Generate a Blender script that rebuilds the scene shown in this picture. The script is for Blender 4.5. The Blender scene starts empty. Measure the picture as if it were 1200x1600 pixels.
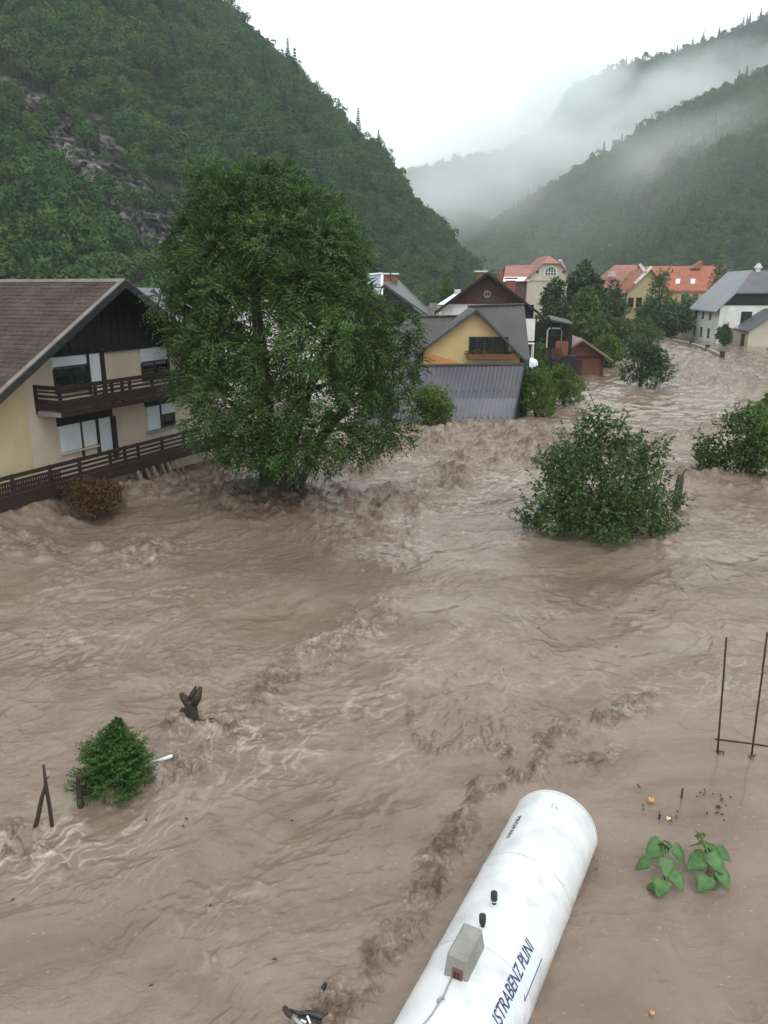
import bpy, bmesh, math, random
import numpy as np
from mathutils import Vector, Matrix, Euler
rng = np.random.default_rng(7)
random.seed(7)
S = bpy.context.scene
COL = S.collection

# ---------------------------------------------------------------- camera, sky, sun, exposure
F = 1200.0; CAMH = 8.0; HORIZON = 450.0
PITCH = math.atan((800 - HORIZON) / F)
cam = bpy.data.cameras.new('camera')
cam_ob = bpy.data.objects.new('camera', cam); COL.objects.link(cam_ob)
cam.sensor_fit = 'VERTICAL'; cam.sensor_height = 36.0; cam.lens = 36.0 * F / 1600.0
cam.clip_start = 0.1; cam.clip_end = 6000
cam_ob.location = (0, 0, CAMH); cam_ob.rotation_euler = (math.pi / 2 - PITCH, 0, 0)
S.camera = cam_ob

SUN_EL, SUN_AZ = math.radians(58), math.radians(150)
world = bpy.data.worlds.new('World'); S.world = world; world.use_nodes = True
wn, wl = world.node_tree.nodes, world.node_tree.links
wn.clear()
w_out = wn.new('ShaderNodeOutputWorld'); w_bg = wn.new('ShaderNodeBackground')
w_sky = wn.new('ShaderNodeTexSky'); w_sky.sky_type = 'NISHITA'; w_sky.sun_disc = False
w_sky.sun_elevation = SUN_EL; w_sky.sun_rotation = SUN_AZ
w_sky.air_density = 1.0; w_sky.dust_density = 3.0; w_sky.ozone_density = 1.0
w_hsv = wn.new('ShaderNodeHueSaturation'); w_hsv.inputs['Saturation'].default_value = 0.06
w_mix = wn.new('ShaderNodeMix'); w_mix.data_type = 'RGBA'; w_mix.inputs['Factor'].default_value = 0.72
w_mix.inputs['B'].default_value = (12.0, 12.45, 12.5, 1)       # an even overcast deck over the clear sky
wl.new(w_sky.outputs['Color'], w_hsv.inputs['Color']); wl.new(w_hsv.outputs['Color'], w_mix.inputs['A'])
wl.new(w_mix.outputs['Result'], w_bg.inputs['Color']); w_bg.inputs['Strength'].default_value = 0.15
wl.new(w_bg.outputs[0], w_out.inputs['Surface'])

sun = bpy.data.lights.new('sun', 'SUN'); sun.energy = 1.0; sun.angle = math.radians(35); sun.color = (1, 0.97, 0.93)
sun_ob = bpy.data.objects.new('sun', sun); COL.objects.link(sun_ob)
sun_ob.rotation_euler = (math.pi / 2 - SUN_EL, 0, math.pi - SUN_AZ)
S.view_settings.view_transform = 'Standard'; S.view_settings.look = 'None'
S.view_settings.gamma = 1.0; S.view_settings.use_curve_mapping = False
S.view_settings.exposure = 0.0
S.cycles.max_bounces = 8; S.cycles.diffuse_bounces = 3; S.cycles.glossy_bounces = 2
S.cycles.transmission_bounces = 4; S.cycles.volume_bounces = 6; S.cycles.transparent_max_bounces = 8
S.cycles.use_denoising = True
S.cycles.volume_step_rate = 1.0; S.cycles.volume_max_steps = 128

# ---------------------------------------------------------------- projection helpers (photo pixel -> world point)
FW = np.array([0, math.cos(PITCH), -math.sin(PITCH)]); UP = np.array([0, math.sin(PITCH), math.cos(PITCH)])
RT = np.array([1.0, 0, 0]); EYE = np.array([0, 0, CAMH])
def ray(px, py): return FW + RT * ((px - 600) / F) + UP * ((800 - py) / F)
def at_z(px, py, z=0.0):
    d = ray(px, py); return EYE + d * ((z - CAMH) / d[2])
def at_y(px, py, Y):
    d = ray(px, py); return EYE + d * (Y / d[1])
def project(P):
    q = np.asarray(P, float) - EYE
    c = q @ FW
    return 600 + F * (q @ RT) / c, 800 - F * (q @ UP) / c, c

# ---------------------------------------------------------------- noise
_perm = np.random.default_rng(3).permutation(256).astype(np.int64); _perm = np.concatenate([_perm, _perm])
_ga = np.linspace(0, 2 * np.pi, 16, endpoint=False); _gx, _gy = np.cos(_ga).astype(np.float32), np.sin(_ga).astype(np.float32)
def perlin(x, y, seed=0):
    x = np.asarray(x, np.float32); y = np.asarray(y, np.float32)
    xi = np.floor(x).astype(np.int64); yi = np.floor(y).astype(np.int64)
    xf = (x - xi).astype(np.float32); yf = (y - yi).astype(np.float32)
    xi = (xi + seed * 37) & 255; yi = (yi + seed * 91) & 255
    u = xf * xf * xf * (xf * (xf * 6 - 15) + 10); v = yf * yf * yf * (yf * (yf * 6 - 15) + 10)
    x1 = (xi + 1) & 255; y1 = (yi + 1) & 255
    def g(a, b, dx, dy):
        h = _perm[_perm[a] + b] & 15
        return _gx[h] * dx + _gy[h] * dy
    n0 = g(xi, yi, xf, yf); n1 = g(x1, yi, xf - 1, yf); m0 = g(xi, y1, xf, yf - 1); m1 = g(x1, y1, xf - 1, yf - 1)
    a = n0 + u * (n1 - n0); b = m0 + u * (m1 - m0)
    return (a + v * (b - a)) * 1.5
def fbm(x, y, octv=4, seed=0, gain=0.5):
    s = 0; a = 1.0
    for k in range(octv):
        s = s + a * perlin(x * 2 ** k, y * 2 ** k, seed + k); a *= gain
    return s
def ridged(x, y, octv=4, seed=0, gain=0.5):
    s = 0; a = 1.0
    for k in range(octv):
        s = s + a * (1 - 2 * np.abs(perlin(x * 2 ** k, y * 2 ** k, seed + k))); a *= gain
    return s

# ---------------------------------------------------------------- materials
def new_mat(name):
    m = bpy.data.materials.new(name); m.use_nodes = True
    return m, m.node_tree.nodes, m.node_tree.links, m.node_tree.nodes['Principled BSDF']
def surf(name, c1, c2=None, scale=4.0, detail=5, rough=0.7, bump=0.0, bscale=None, stretch=(1, 1, 1), spec=0.4, metal=0.0, lo=0.3, hi=0.7, stain=None, stain_scale=0.8, stain_amt=0.5):
    m, n, l, p = new_mat(name)
    p.inputs['Roughness'].default_value = rough; p.inputs['Metallic'].default_value = metal
    p.inputs['Specular IOR Level'].default_value = spec
    tc = n.new('ShaderNodeTexCoord'); mp = n.new('ShaderNodeMapping'); mp.inputs['Scale'].default_value = stretch
    l.new(tc.outputs['Object'], mp.inputs['Vector'])
    nz = n.new('ShaderNodeTexNoise'); nz.inputs['Scale'].default_value = scale; nz.inputs['Detail'].default_value = detail
    l.new(mp.outputs[0], nz.inputs['Vector'])
    rp = n.new('ShaderNodeValToRGB')
    rp.color_ramp.elements[0].position = lo; rp.color_ramp.elements[1].position = hi
    rp.color_ramp.elements[0].color = (*c1, 1); rp.color_ramp.elements[1].color = (*(c2 or c1), 1)
    l.new(nz.outputs['Fac'], rp.inputs['Fac']); col = rp.outputs['Color']
    if stain:
        n2 = n.new('ShaderNodeTexNoise'); n2.inputs['Scale'].default_value = stain_scale; n2.inputs['Detail'].default_value = 6
        mp2 = n.new('ShaderNodeMapping'); mp2.inputs['Scale'].default_value = (1, 1, 0.35); l.new(tc.outputs['Object'], mp2.inputs['Vector']); l.new(mp2.outputs[0], n2.inputs['Vector'])
        r2 = n.new('ShaderNodeValToRGB'); r2.color_ramp.elements[0].position = 0.48; r2.color_ramp.elements[1].position = 0.72
        r2.color_ramp.elements[1].color = (stain_amt,) * 3 + (1,)
        l.new(n2.outputs['Fac'], r2.inputs['Fac'])
        mx = n.new('ShaderNodeMix'); mx.data_type = 'RGBA'; mx.inputs['B'].default_value = (*stain, 1)
        l.new(r2.outputs['Color'], mx.inputs['Factor']); l.new(col, mx.inputs['A']); col = mx.outputs['Result']
    l.new(col, p.inputs['Base Color'])
    if bump:
        nb = n.new('ShaderNodeTexNoise'); nb.inputs['Scale'].default_value = bscale or scale * 4; nb.inputs['Detail'].default_value = 4
        l.new(mp.outputs[0], nb.inputs['Vector'])
        bp = n.new('ShaderNodeBump'); bp.inputs['Strength'].default_value = bump; bp.inputs['Distance'].default_value = 0.02
        l.new(nb.outputs['Fac'], bp.inputs['Height']); l.new(bp.outputs[0], p.inputs['Normal'])
    return m
def leaf_mat(name, c1, c2, c3=None, scale=0.35, rough=0.55, trans=0.25, rnd=0.5, spec=0.3):
    """Leaves: colour varies by clump (noise), by leaf (tint attribute) and by tree (object random)."""
    m, n, l, p = new_mat(name)
    p.inputs['Roughness'].default_value = rough; p.inputs['Specular IOR Level'].default_value = spec
    geo = n.new('ShaderNodeNewGeometry')
    nz = n.new('ShaderNodeTexNoise'); nz.inputs['Scale'].default_value = scale; nz.inputs['Detail'].default_value = 2
    l.new(geo.outputs['Position'], nz.inputs['Vector'])
    at = n.new('ShaderNodeAttribute'); at.attribute_name = 'tint'
    ma = n.new('ShaderNodeMath'); ma.operation = 'MULTIPLY_ADD'; ma.inputs[1].default_value = 1.6; ma.inputs[2].default_value = -0.55
    l.new(nz.outputs['Fac'], ma.inputs[0])
    mb = n.new('ShaderNodeMath'); mb.operation = 'MULTIPLY_ADD'; mb.inputs[1].default_value = 0.5; mb.use_clamp = True
    l.new(at.outputs['Fac'], mb.inputs[0]); l.new(ma.outputs[0], mb.inputs[2])
    mx = n.new('ShaderNodeMix'); mx.data_type = 'RGBA'
    mx.inputs['A'].default_value = (*c1, 1); mx.inputs['B'].default_value = (*c2, 1)
    l.new(mb.outputs[0], mx.inputs['Factor']); col = mx.outputs['Result']
    if c3:
        oi = n.new('ShaderNodeObjectInfo')
        mm = n.new('ShaderNodeMath'); mm.operation = 'MULTIPLY'; mm.inputs[1].default_value = rnd; l.new(oi.outputs['Random'], mm.inputs[0])
        m3 = n.new('ShaderNodeMix'); m3.data_type = 'RGBA'; m3.inputs['B'].default_value = (*c3, 1)
        l.new(mm.outputs[0], m3.inputs['Factor']); l.new(col, m3.inputs['A']); col = m3.outputs['Result']
    l.new(col, p.inputs['Base Color'])
    tr = n.new('ShaderNodeBsdfTranslucent'); l.new(col, tr.inputs['Color'])
    ms = n.new('ShaderNodeMixShader'); ms.inputs[0].default_value = trans
    l.new(p.outputs[0], ms.inputs[1]); l.new(tr.outputs[0], ms.inputs[2])
    l.new(ms.outputs[0], n['Material Output'].inputs['Surface'])
    return m

# ---------------------------------------------------------------- mesh building
class MB:
    def __init__(s): s.v = []; s.f = []; s.m = []
    def add(s, verts, faces, mi=0):
        o = len(s.v); s.v += [tuple(map(float, q)) for q in verts]
        for f in faces: s.f.append(tuple(i + o for i in f)); s.m.append(mi)
        return s
    def box(s, x0, x1, y0, y1, z0, z1, mi=0):
        return s.add([(x0,y0,z0),(x1,y0,z0),(x1,y1,z0),(x0,y1,z0),(x0,y0,z1),(x1,y0,z1),(x1,y1,z1),(x0,y1,z1)],
                     [(0,3,2,1),(4,5,6,7),(0,1,5,4),(1,2,6,5),(2,3,7,6),(3,0,4,7)], mi)
    def bar(s, a, b, w, h, mi=0, up=(0, 0, 1)):
        a = Vector(a); b = Vector(b); d = (b - a).normalized(); u = Vector(up)
        if abs(d.dot(u)) > 0.97: u = Vector((0, 1, 0))
        r = d.cross(u).normalized(); u = r.cross(d)
        q = []
        for c in (a, b):
            for i, j in ((-1,-1),(1,-1),(1,1),(-1,1)): q.append(c + r * (i * w / 2) + u * (j * h / 2))
        return s.add(q, [(0,1,2,3),(7,6,5,4),(0,4,5,1),(1,5,6,2),(2,6,7,3),(3,7,4,0)], mi)
    def poly(s, pts, depth, mi=0):
        """closed polygon pts (3D, planar) extruded by the vector depth"""
        n = len(pts); d = Vector(depth); q = [Vector(p) for p in pts]; q2 = [p + d for p in q]
        f = [tuple(range(n)), tuple(range(2*n-1, n-1, -1))]
        for i in range(n): j = (i + 1) % n; f.append((j, i, i + n, j + n))
        return s.add(q + q2, f, mi)
    def tube(s, pts, radii, n=8, mi=0, cap=True):
        pts = [Vector(p) for p in pts]; V = []; fs = []
        for i, p in enumerate(pts):
            d = (pts[min(i+1, len(pts)-1)] - pts[max(i-1, 0)]).normalized()
            a = d.orthogonal().normalized() if i == 0 else (pa - d * pa.dot(d)).normalized()
            pa = a; b = d.cross(a); r = radii[i] if hasattr(radii, '__len__') else radii
            for k in range(n):
                t = 2 * math.pi * k / n; V.append(p + (a * math.cos(t) + b * math.sin(t)) * r)
        for i in range(len(pts) - 1):
            for k in range(n):
                k2 = (k + 1) % n; fs.append((i*n+k, i*n+k2, (i+1)*n+k2, (i+1)*n+k))
        if cap: fs.append(tuple(range(n-1, -1, -1))); fs.append(tuple((len(pts)-1)*n + k for k in range(n)))
        return s.add(V, fs, mi)
    def build(s, name, mat, parent=None, smooth=False, bevel=0):
        me = bpy.data.meshes.new(name); me.from_pydata(s.v, [], s.f)
        for m in (mat if isinstance(mat, (list, tuple)) else [mat]): me.materials.append(m)
        if any(s.m): me.polygons.foreach_set('material_index', s.m)
        if smooth: me.shade_smooth()
        me.update()
        o = bpy.data.objects.new(name, me); COL.objects.link(o)
        if parent is not None: o.parent = parent
        if bevel:
            bv = o.modifiers.new('bevel', 'BEVEL'); bv.width = bevel; bv.segments = 1; bv.limit_method = 'ANGLE'
        return o
def np_mesh(name, V, faces, mats, smooth=False, tint=None, parent=None, fm=None):
    """fast mesh from numpy; faces an (n,k) int array"""
    me = bpy.data.meshes.new(name); n, k = faces.shape
    me.vertices.add(len(V)); me.vertices.foreach_set('co', np.asarray(V, np.float32).ravel())
    me.loops.add(n * k); me.loops.foreach_set('vertex_index', faces.astype(np.int32).ravel())
    me.polygons.add(n); me.polygons.foreach_set('loop_start', np.arange(0, n * k, k, dtype=np.int32))
    for m in (mats if isinstance(mats, (list, tuple)) else [mats]): me.materials.append(m)
    if fm is not None: me.polygons.foreach_set('material_index', np.asarray(fm, np.int32))
    me.update(calc_edges=True)
    if smooth: me.shade_smooth()
    if tint is not None:
        a = me.attributes.new('tint', 'FLOAT', 'POINT'); a.data.foreach_set('value', np.asarray(tint, np.float32))
    if name.startswith('_'): return me
    o = bpy.data.objects.new(name, me); COL.objects.link(o)
    if parent is not None: o.parent = parent
    return o
def tag(o, label=None, cat=None, group=None, kind=None):
    if label: o['label'] = label
    if cat: o['category'] = cat
    if group: o['group'] = group
    if kind: o['kind'] = kind
    return o
def thing(name, label, cat, loc=(0, 0, 0), rz=0.0, group=None):
    o = bpy.data.objects.new(name, None); COL.objects.link(o); o.empty_display_size = 0.3
    o.location = tuple(map(float, loc)); o.rotation_euler = (0, 0, rz)
    return tag(o, label, cat, group)

# ---------------------------------------------------------------- leaves
def rand_dirs(n, r=rng):
    d = r.normal(size=(n, 3)); return d / np.linalg.norm(d, axis=1)[:, None]
def leaves(P, D, N, L, W, fold=0.25):
    """one pointed, slightly folded leaf per row: base P, axis D, blade normal N, length L, width W -> verts, quads(2 per leaf)"""
    n = len(P); D = D / np.linalg.norm(D, axis=1)[:, None]
    T = np.cross(D, N); T /= np.linalg.norm(T, axis=1)[:, None] + 1e-9
    Nn = np.cross(T, D)
    L = np.broadcast_to(np.asarray(L, float), (n,))[:, None]; W = np.broadcast_to(np.asarray(W, float), (n,))[:, None]
    tip = P + D * L - Nn * L * 0.12; mid = P + D * L * 0.45 + Nn * L * 0.04
    a = P + D * L * 0.42 + T * W * 0.5 - Nn * W * fold; b = P + D * L * 0.42 - T * W * 0.5 - Nn * W * fold
    V = np.stack([P, a, tip, b, mid], 1).reshape(-1, 3)
    i = np.arange(n)[:, None] * 5
    Fq = np.concatenate([i + np.array([[0, 1, 2, 4]]), i + np.array([[0, 4, 2, 3]])], 0)
    return V, Fq
def clump_points(C, R, n, shell=0.55, up=0.15, r=rng):
    """n points in ellipsoids (centres C, radii R (k,3)), denser towards the outside; returns points, outward dirs, clump index"""
    k = len(C); w = np.prod(R, axis=1) ** (2 / 3.); idx = r.choice(k, n, p=w / w.sum())
    d = rand_dirs(n, r); d[:, 2] += up; d /= np.linalg.norm(d, axis=1)[:, None]
    rad = shell + (1 - shell) * r.random(n) ** 0.6
    return C[idx] + d * R[idx] * rad[:, None], d, idx
def leaf_crown(name, C, R, n, L, W, mat, parent=None, droop=0.35, shell=0.5, jitter=0.6, spray=1, r=rng, zmin=None, spread=0.5):
    """crown of single leaves in clumps; spray>1 puts that many leaflets along a short twig"""
    P, d, idx = clump_points(C, R, n, shell, r=r)
    if zmin is not None:
        k = P[:, 2] > zmin; P, d, idx = P[k], d[k], idx[k]
    n = len(P)
    ax = d + r.normal(size=(n, 3)) * jitter; ax[:, 2] -= droop; ax /= np.linalg.norm(ax, axis=1)[:, None]
    nn = np.array([0, 0, 1.0]) + d * 0.5 + r.normal(size=(n, 3)) * 0.5
    tint = .55 * r.random(len(C))[idx] + .45 * r.random(n)
    if spray > 1:
        side = np.cross(ax, nn); side /= np.linalg.norm(side, axis=1)[:, None] + 1e-9
        PP, AA, NN, TT = [], [], [], []
        for q in range(spray):
            t = (q + 0.5) / spray; sgn = 1 if q % 2 else -1
            pp = P + ax * (L * 2.0 * t) - np.array([0, 0, 1]) * (L * 0.7 * t * t)
            aa = ax * (0.75 if q < spray - 1 else 1.6) + side * sgn * (0.9 if q < spray - 1 else 0)
            PP.append(pp); AA.append(aa); NN.append(nn); TT.append(tint)
        P, ax, nn, tint = map(np.concatenate, (PP, AA, NN, TT))
    sc = 0.7 + 0.6 * r.random(len(P))
    V, Fq = leaves(P, ax, nn, L * sc, W * sc)
    return np_mesh(name, V, Fq, mat, tint=np.repeat(tint, 5), parent=parent)

# ================================================================ GROUND AND WATER
def seg_dist(px, py, pts):
    d = np.full(px.shape, 1e9, np.float32)
    for (x0, y0), (x1, y1) in zip(pts[:-1], pts[1:]):
        vx, vy = x1 - x0, y1 - y0; L = vx * vx + vy * vy + 1e-9
        t = np.clip(((px - x0) * vx + (py - y0) * vy) / L, 0, 1)
        d = np.minimum(d, np.hypot(px - x0 - t * vx, py - y0 - t * vy))
    return d
def stroke(px, py, items):
    m = np.zeros(px.shape, np.float32)
    for pts, w, a in items: m = np.maximum(m, a * np.exp(-(seg_dist(px, py, pts) / w) ** 2))
    return m

CHURN_FAR = [  # where the flood breaks: along the left house, round the tree, over the garden wall, along the river
    ([(-400, 920), (-150, 870), (0, 818), (110, 798), (250, 768), (370, 760)], 32, 1.0),
    ([(-200, 900), (0, 860), (90, 870), (190, 880), (300, 860)], 24, .6),
    ([(350, 770), (430, 795), (520, 790), (600, 790), (670, 765), (740, 725), (840, 705)], 34, 1.0),
    ([(380, 700), (460, 720), (560, 725), (640, 692), (720, 685), (800, 690), (870, 690)], 26, 1.2),
    ([(830, 700), (950, 695), (1060, 688), (1150, 670)], 11, 1.0),
    ([(1000, 535), (1080, 580), (1150, 600), (1220, 650), (1400, 720)], 24, 1.1),
    ([(1060, 590), (1200, 610), (1400, 640)], 22, .7),
    ([(1060, 745), (1130, 757), (1220, 775)], 12, .9),
    ([(1030, 850), (1090, 815), (1150, 800)], 16, .5),
    ([(520, 840), (560, 800), (700, 790)], 22, .5)]
CHURN_NEAR = [
    ([(265, 1150), (300, 1155), (350, 1150), (390, 1110), (450, 1060), (540, 1000), (590, 960)], 24, .9),
    ([(190, 1240), (250, 1215), (330, 1190)], 24, .8),
    ([(-100, 1300), (0, 1295), (45, 1325)], 24, .9),
    ([(645, 1115), (655, 1145), (690, 1170), (735, 1172), (790, 1182)], 10, 1.1),
    ([(835, 1205), (850, 1150), (905, 1140), (960, 1115), (1010, 1100)], 17, .9),
    ([(880, 1180), (930, 1190), (970, 1170)], 14, .6),
    ([(800, 1215), (755, 1245), (738, 1285)], 11, 1.1),
    ([(735, 1290), (700, 1330), (665, 1400), (640, 1450), (590, 1510), (545, 1570), (500, 1640)], 26, 1.0),
    ([(600, 1460), (560, 1540), (480, 1600)], 26, .6)]
FOAM = [
    ([(360, 1150), (430, 1110), (540, 1120), (600, 1150)], 55, 1.0),
    ([(250, 1300), (400, 1250), (520, 1180)], 60, .8),
    ([(0, 1330), (100, 1320), (200, 1300), (260, 1350)], 55, .9),
    ([(360, 1380), (300, 1440), (350, 1500)], 60, .4),
    ([(560, 1000), (640, 1010), (700, 980)], 50, .6),
    ([(780, 760), (740, 800), (560, 860)], 40, .7), ([(640, 740), (740, 760), (820, 740)], 30, 1.0),
    ([(150, 900), (300, 840), (420, 860)], 45, .5), ([(60, 1000), (250, 960)], 60, .4),
    ([(900, 600), (1000, 640), (1120, 640)], 60, .55), ([(960, 1110), (1080, 1060), (1180, 1060)], 35, .5),  # first stroke also paints the pale sky sheen of the far river
    ([(1050, 860), (1150, 840), (1220, 810)], 30, .5), ([(860, 940), (760, 1000), (860, 1060)], 60, .35),
    ([(1040, 540), (1130, 575), (1250, 600)], 14, .5), ([(800, 940), (700, 900)], 50, .4)]

def make_water():
    xs = np.concatenate([np.linspace(-1400, -120, 60, endpoint=False), np.linspace(-120, 1320, 760), np.linspace(1320, 2600, 61)[1:]])
    ys = np.concatenate([np.linspace(508, 560, 90, endpoint=False), np.linspace(560, 760, 260, endpoint=False),
                         np.linspace(760, 1660, 620, endpoint=False), np.linspace(1660, 2600, 60)])
    PX, PY = np.meshgrid(xs, ys); nx, ny = len(xs), len(ys)
    DX = (PX - 600) / F; A = (800 - PY) / F
    dy = FW[1] + UP[1] * A; dz = FW[2] + UP[2] * A; t = -CAMH / dz
    X = (DX * t).astype(np.float32); Y = (dy * t).astype(np.float32)
    # churn lines wander
    fq = np.clip(12 / Y, .2, 1.5)
    wob = 15 * fbm(X / 1.1 * fq, Y / 1.1 * fq, 4, 60, .6); wo2 = 15 * fbm(X / 1.1 * fq + 40, Y / 1.1 * fq, 4, 66, .6)
    qx, qy = PX + wo2 * 1.3, PY + wob
    Rf = stroke(qx, qy, CHURN_FAR); Rn = stroke(qx, qy, CHURN_NEAR); Fo = stroke(qx, qy, FOAM)
    Rn = np.clip(Rn * 1.5, 0, 1.2) * np.clip(.75 + 1.0 * fbm(X / .5, Y / .5, 4, 62, .65), .1, 1.3); Rf = Rf * np.clip(.75 + .8 * fbm(X / 2.2, Y / 1.6, 4, 64, .65), .1, 1.25)
    slick = np.clip(1.0 * np.exp(-((qx - 500) / 170) ** 2 - ((qy - 868) / 48) ** 2) + .9 * np.exp(-((qx - 950) / 150) ** 2 - ((qy - 905) / 36) ** 2) + .5 * np.exp(-((qx - 760) / 140) ** 2 - ((qy - 960) / 50) ** 2) + .35 * np.exp(-((qx - 560) / 160) ** 2 - ((qy - 1260) / 60) ** 2), 0, 1)
    dx, dyy = -0.62, -0.78
    wx = 0.9 * fbm(X * .22, Y * .22, 3, 11); wy = 0.9 * fbm(X * .22, Y * .22, 3, 21)
    a = (X + wx) * dx + (Y + wy) * dyy; c = (X + wx) * dyy - (Y + wy) * dx
    far = np.clip((Y - 28) / 30, 0, 1)
    calm = 1 - .8 * np.exp(-(np.maximum(0, 980 - PX) / 110) ** 2 - (np.maximum(0, 1230 - PY) / 90) ** 2) - .45 * np.exp(-((PX - 420) / 260) ** 2 - ((PY - 1480) / 150) ** 2)
    Z = 0.07 * perlin(a / 5.5, c / 2.6, 1) + 0.045 * perlin(a / 2.0, c / .95, 2) * (1 + far)
    Z += 0.020 * fbm(a / .95, c / .6, 3, 5) * calm
    patch = np.clip(0.5 + 0.9 * fbm(X / 3.4, Y / 3.4, 2, 31), 0, 1)
    Z += patch ** 2 * calm * 0.034 * ridged(a / .7, c / .42, 3, 8)
    Z += calm * .05 * np.clip(ridged((X + wy * .7) / .8, (Y + wx * .7) / .62, 3, 12) - .75, 0, 1) * np.clip(fbm(X / 2.6, Y / 2.6, 2, 14) + .45, 0, 1)
    Z += far * (0.07 * ridged((X + wx) / 3.2, (Y + wy) / 1.5, 3, 41) + .05 * fbm(X / 1.0, Y / .8, 3, 45))
    # broken water
    Z += Rf * (0.19 * fbm((X + wx) / 1.25, (Y + wy) / 1.0, 5, 51, .55) + 0.17 * ridged((X + wx * .6) / 1.3, (Y + wy) / 1.0, 5, 55, .55) + .06)
    Z += Rn * (0.05 * fbm(X / .36, Y / .32, 4, 71, .65) + 0.05 * ridged((X + wx * .2) / .42, (Y + wy * .2) / .34, 4, 75, .62) + .02)
    # heaped-up water: against the tree, the house terrace, the buried garden wall; hollow below the tree and the hazel
    def bump(px, py, rx, ry, h): return h * np.exp(-((PX - px) / rx) ** 2 - ((PY - py) / ry) ** 2)
    Z += bump(430, 782, 75, 20, .55) + bump(700, 676, 130, 14, .30) + bump(170, 770, 120, 16, .45) + 0.92 * np.exp(-(seg_dist(PX.astype(np.float32), PY.astype(np.float32), [(-500, 960), (-250, 893), (0, 826), (70, 806)]) / 30) ** 2)
    Z += bump(300, 1150, 40, 16, .16) + bump(160, 1245, 60, 16, .10) + bump(940, 693, 100, 7, .25) + bump(1130, 752, 70, 8, .25) + bump(1150, 610, 90, 16, .4)
    Z -= bump(480, 850, 120, 26, .18) + bump(960, 890, 130, 18, .15)
    V = np.stack([X, Y, Z], -1).reshape(-1, 3)
    i = np.arange(nx * ny).reshape(ny, nx)
    Fq = np.stack([i[1:, :-1], i[1:, 1:], i[:-1, 1:], i[:-1, :-1]], -1).reshape(-1, 4)
    # foam: broken webs of pale scum along the current; far off also painted sky sheen
    wa = a + .35 * fbm(X / .9, Y / .9, 3, 80); wc = c + .35 * fbm(X / .9, Y / .9, 3, 84)
    sc = np.clip(Y / 14, .8, 3.0)
    web = np.maximum(1 - 5.5 * np.abs(perlin(wa / (1.15 * 1), wc / .5, 90)), 1 - 6.5 * np.abs(perlin(wa / .55, wc / .27, 91)) - .15)
    web = np.clip(web, 0, 1) ** 1.3
    big = np.clip(.55 + 1.0 * fbm(X / 2.2, Y / 2.2, 2, 95), 0, 1)
    crest = np.clip((Rf + Rn) * 1.0 * np.clip(ridged((X + wx) / .9, (Y + wy) / .7, 3, 97) - .55, 0, 1), 0, 1)
    foam = np.clip(web * (Fo * 1.15 + .20 * calm) * big + 0.55 * crest + .25 * far * np.clip(ridged((X + wx) / 2.0, (Y + wy) / .8, 3, 99) - .5, 0, 1), 0, 1)  # far term paints the sky reflection of distant water as pale crests
    o = np_mesh('water', V, Fq, water_mat(), smooth=True)
    for nm, arr in (('foam', foam * (1 - .5 * slick)), ('slick', slick), ('churn', np.clip(np.maximum(Rf * 1.0, Rn * .78), 0, 1))):
        at = o.data.attributes.new(nm, 'FLOAT', 'POINT'); at.data.foreach_set('value', arr.astype(np.float32).ravel())
    return tag(o, kind='structure', label='brown flood water churning between the houses and trees')

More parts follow.
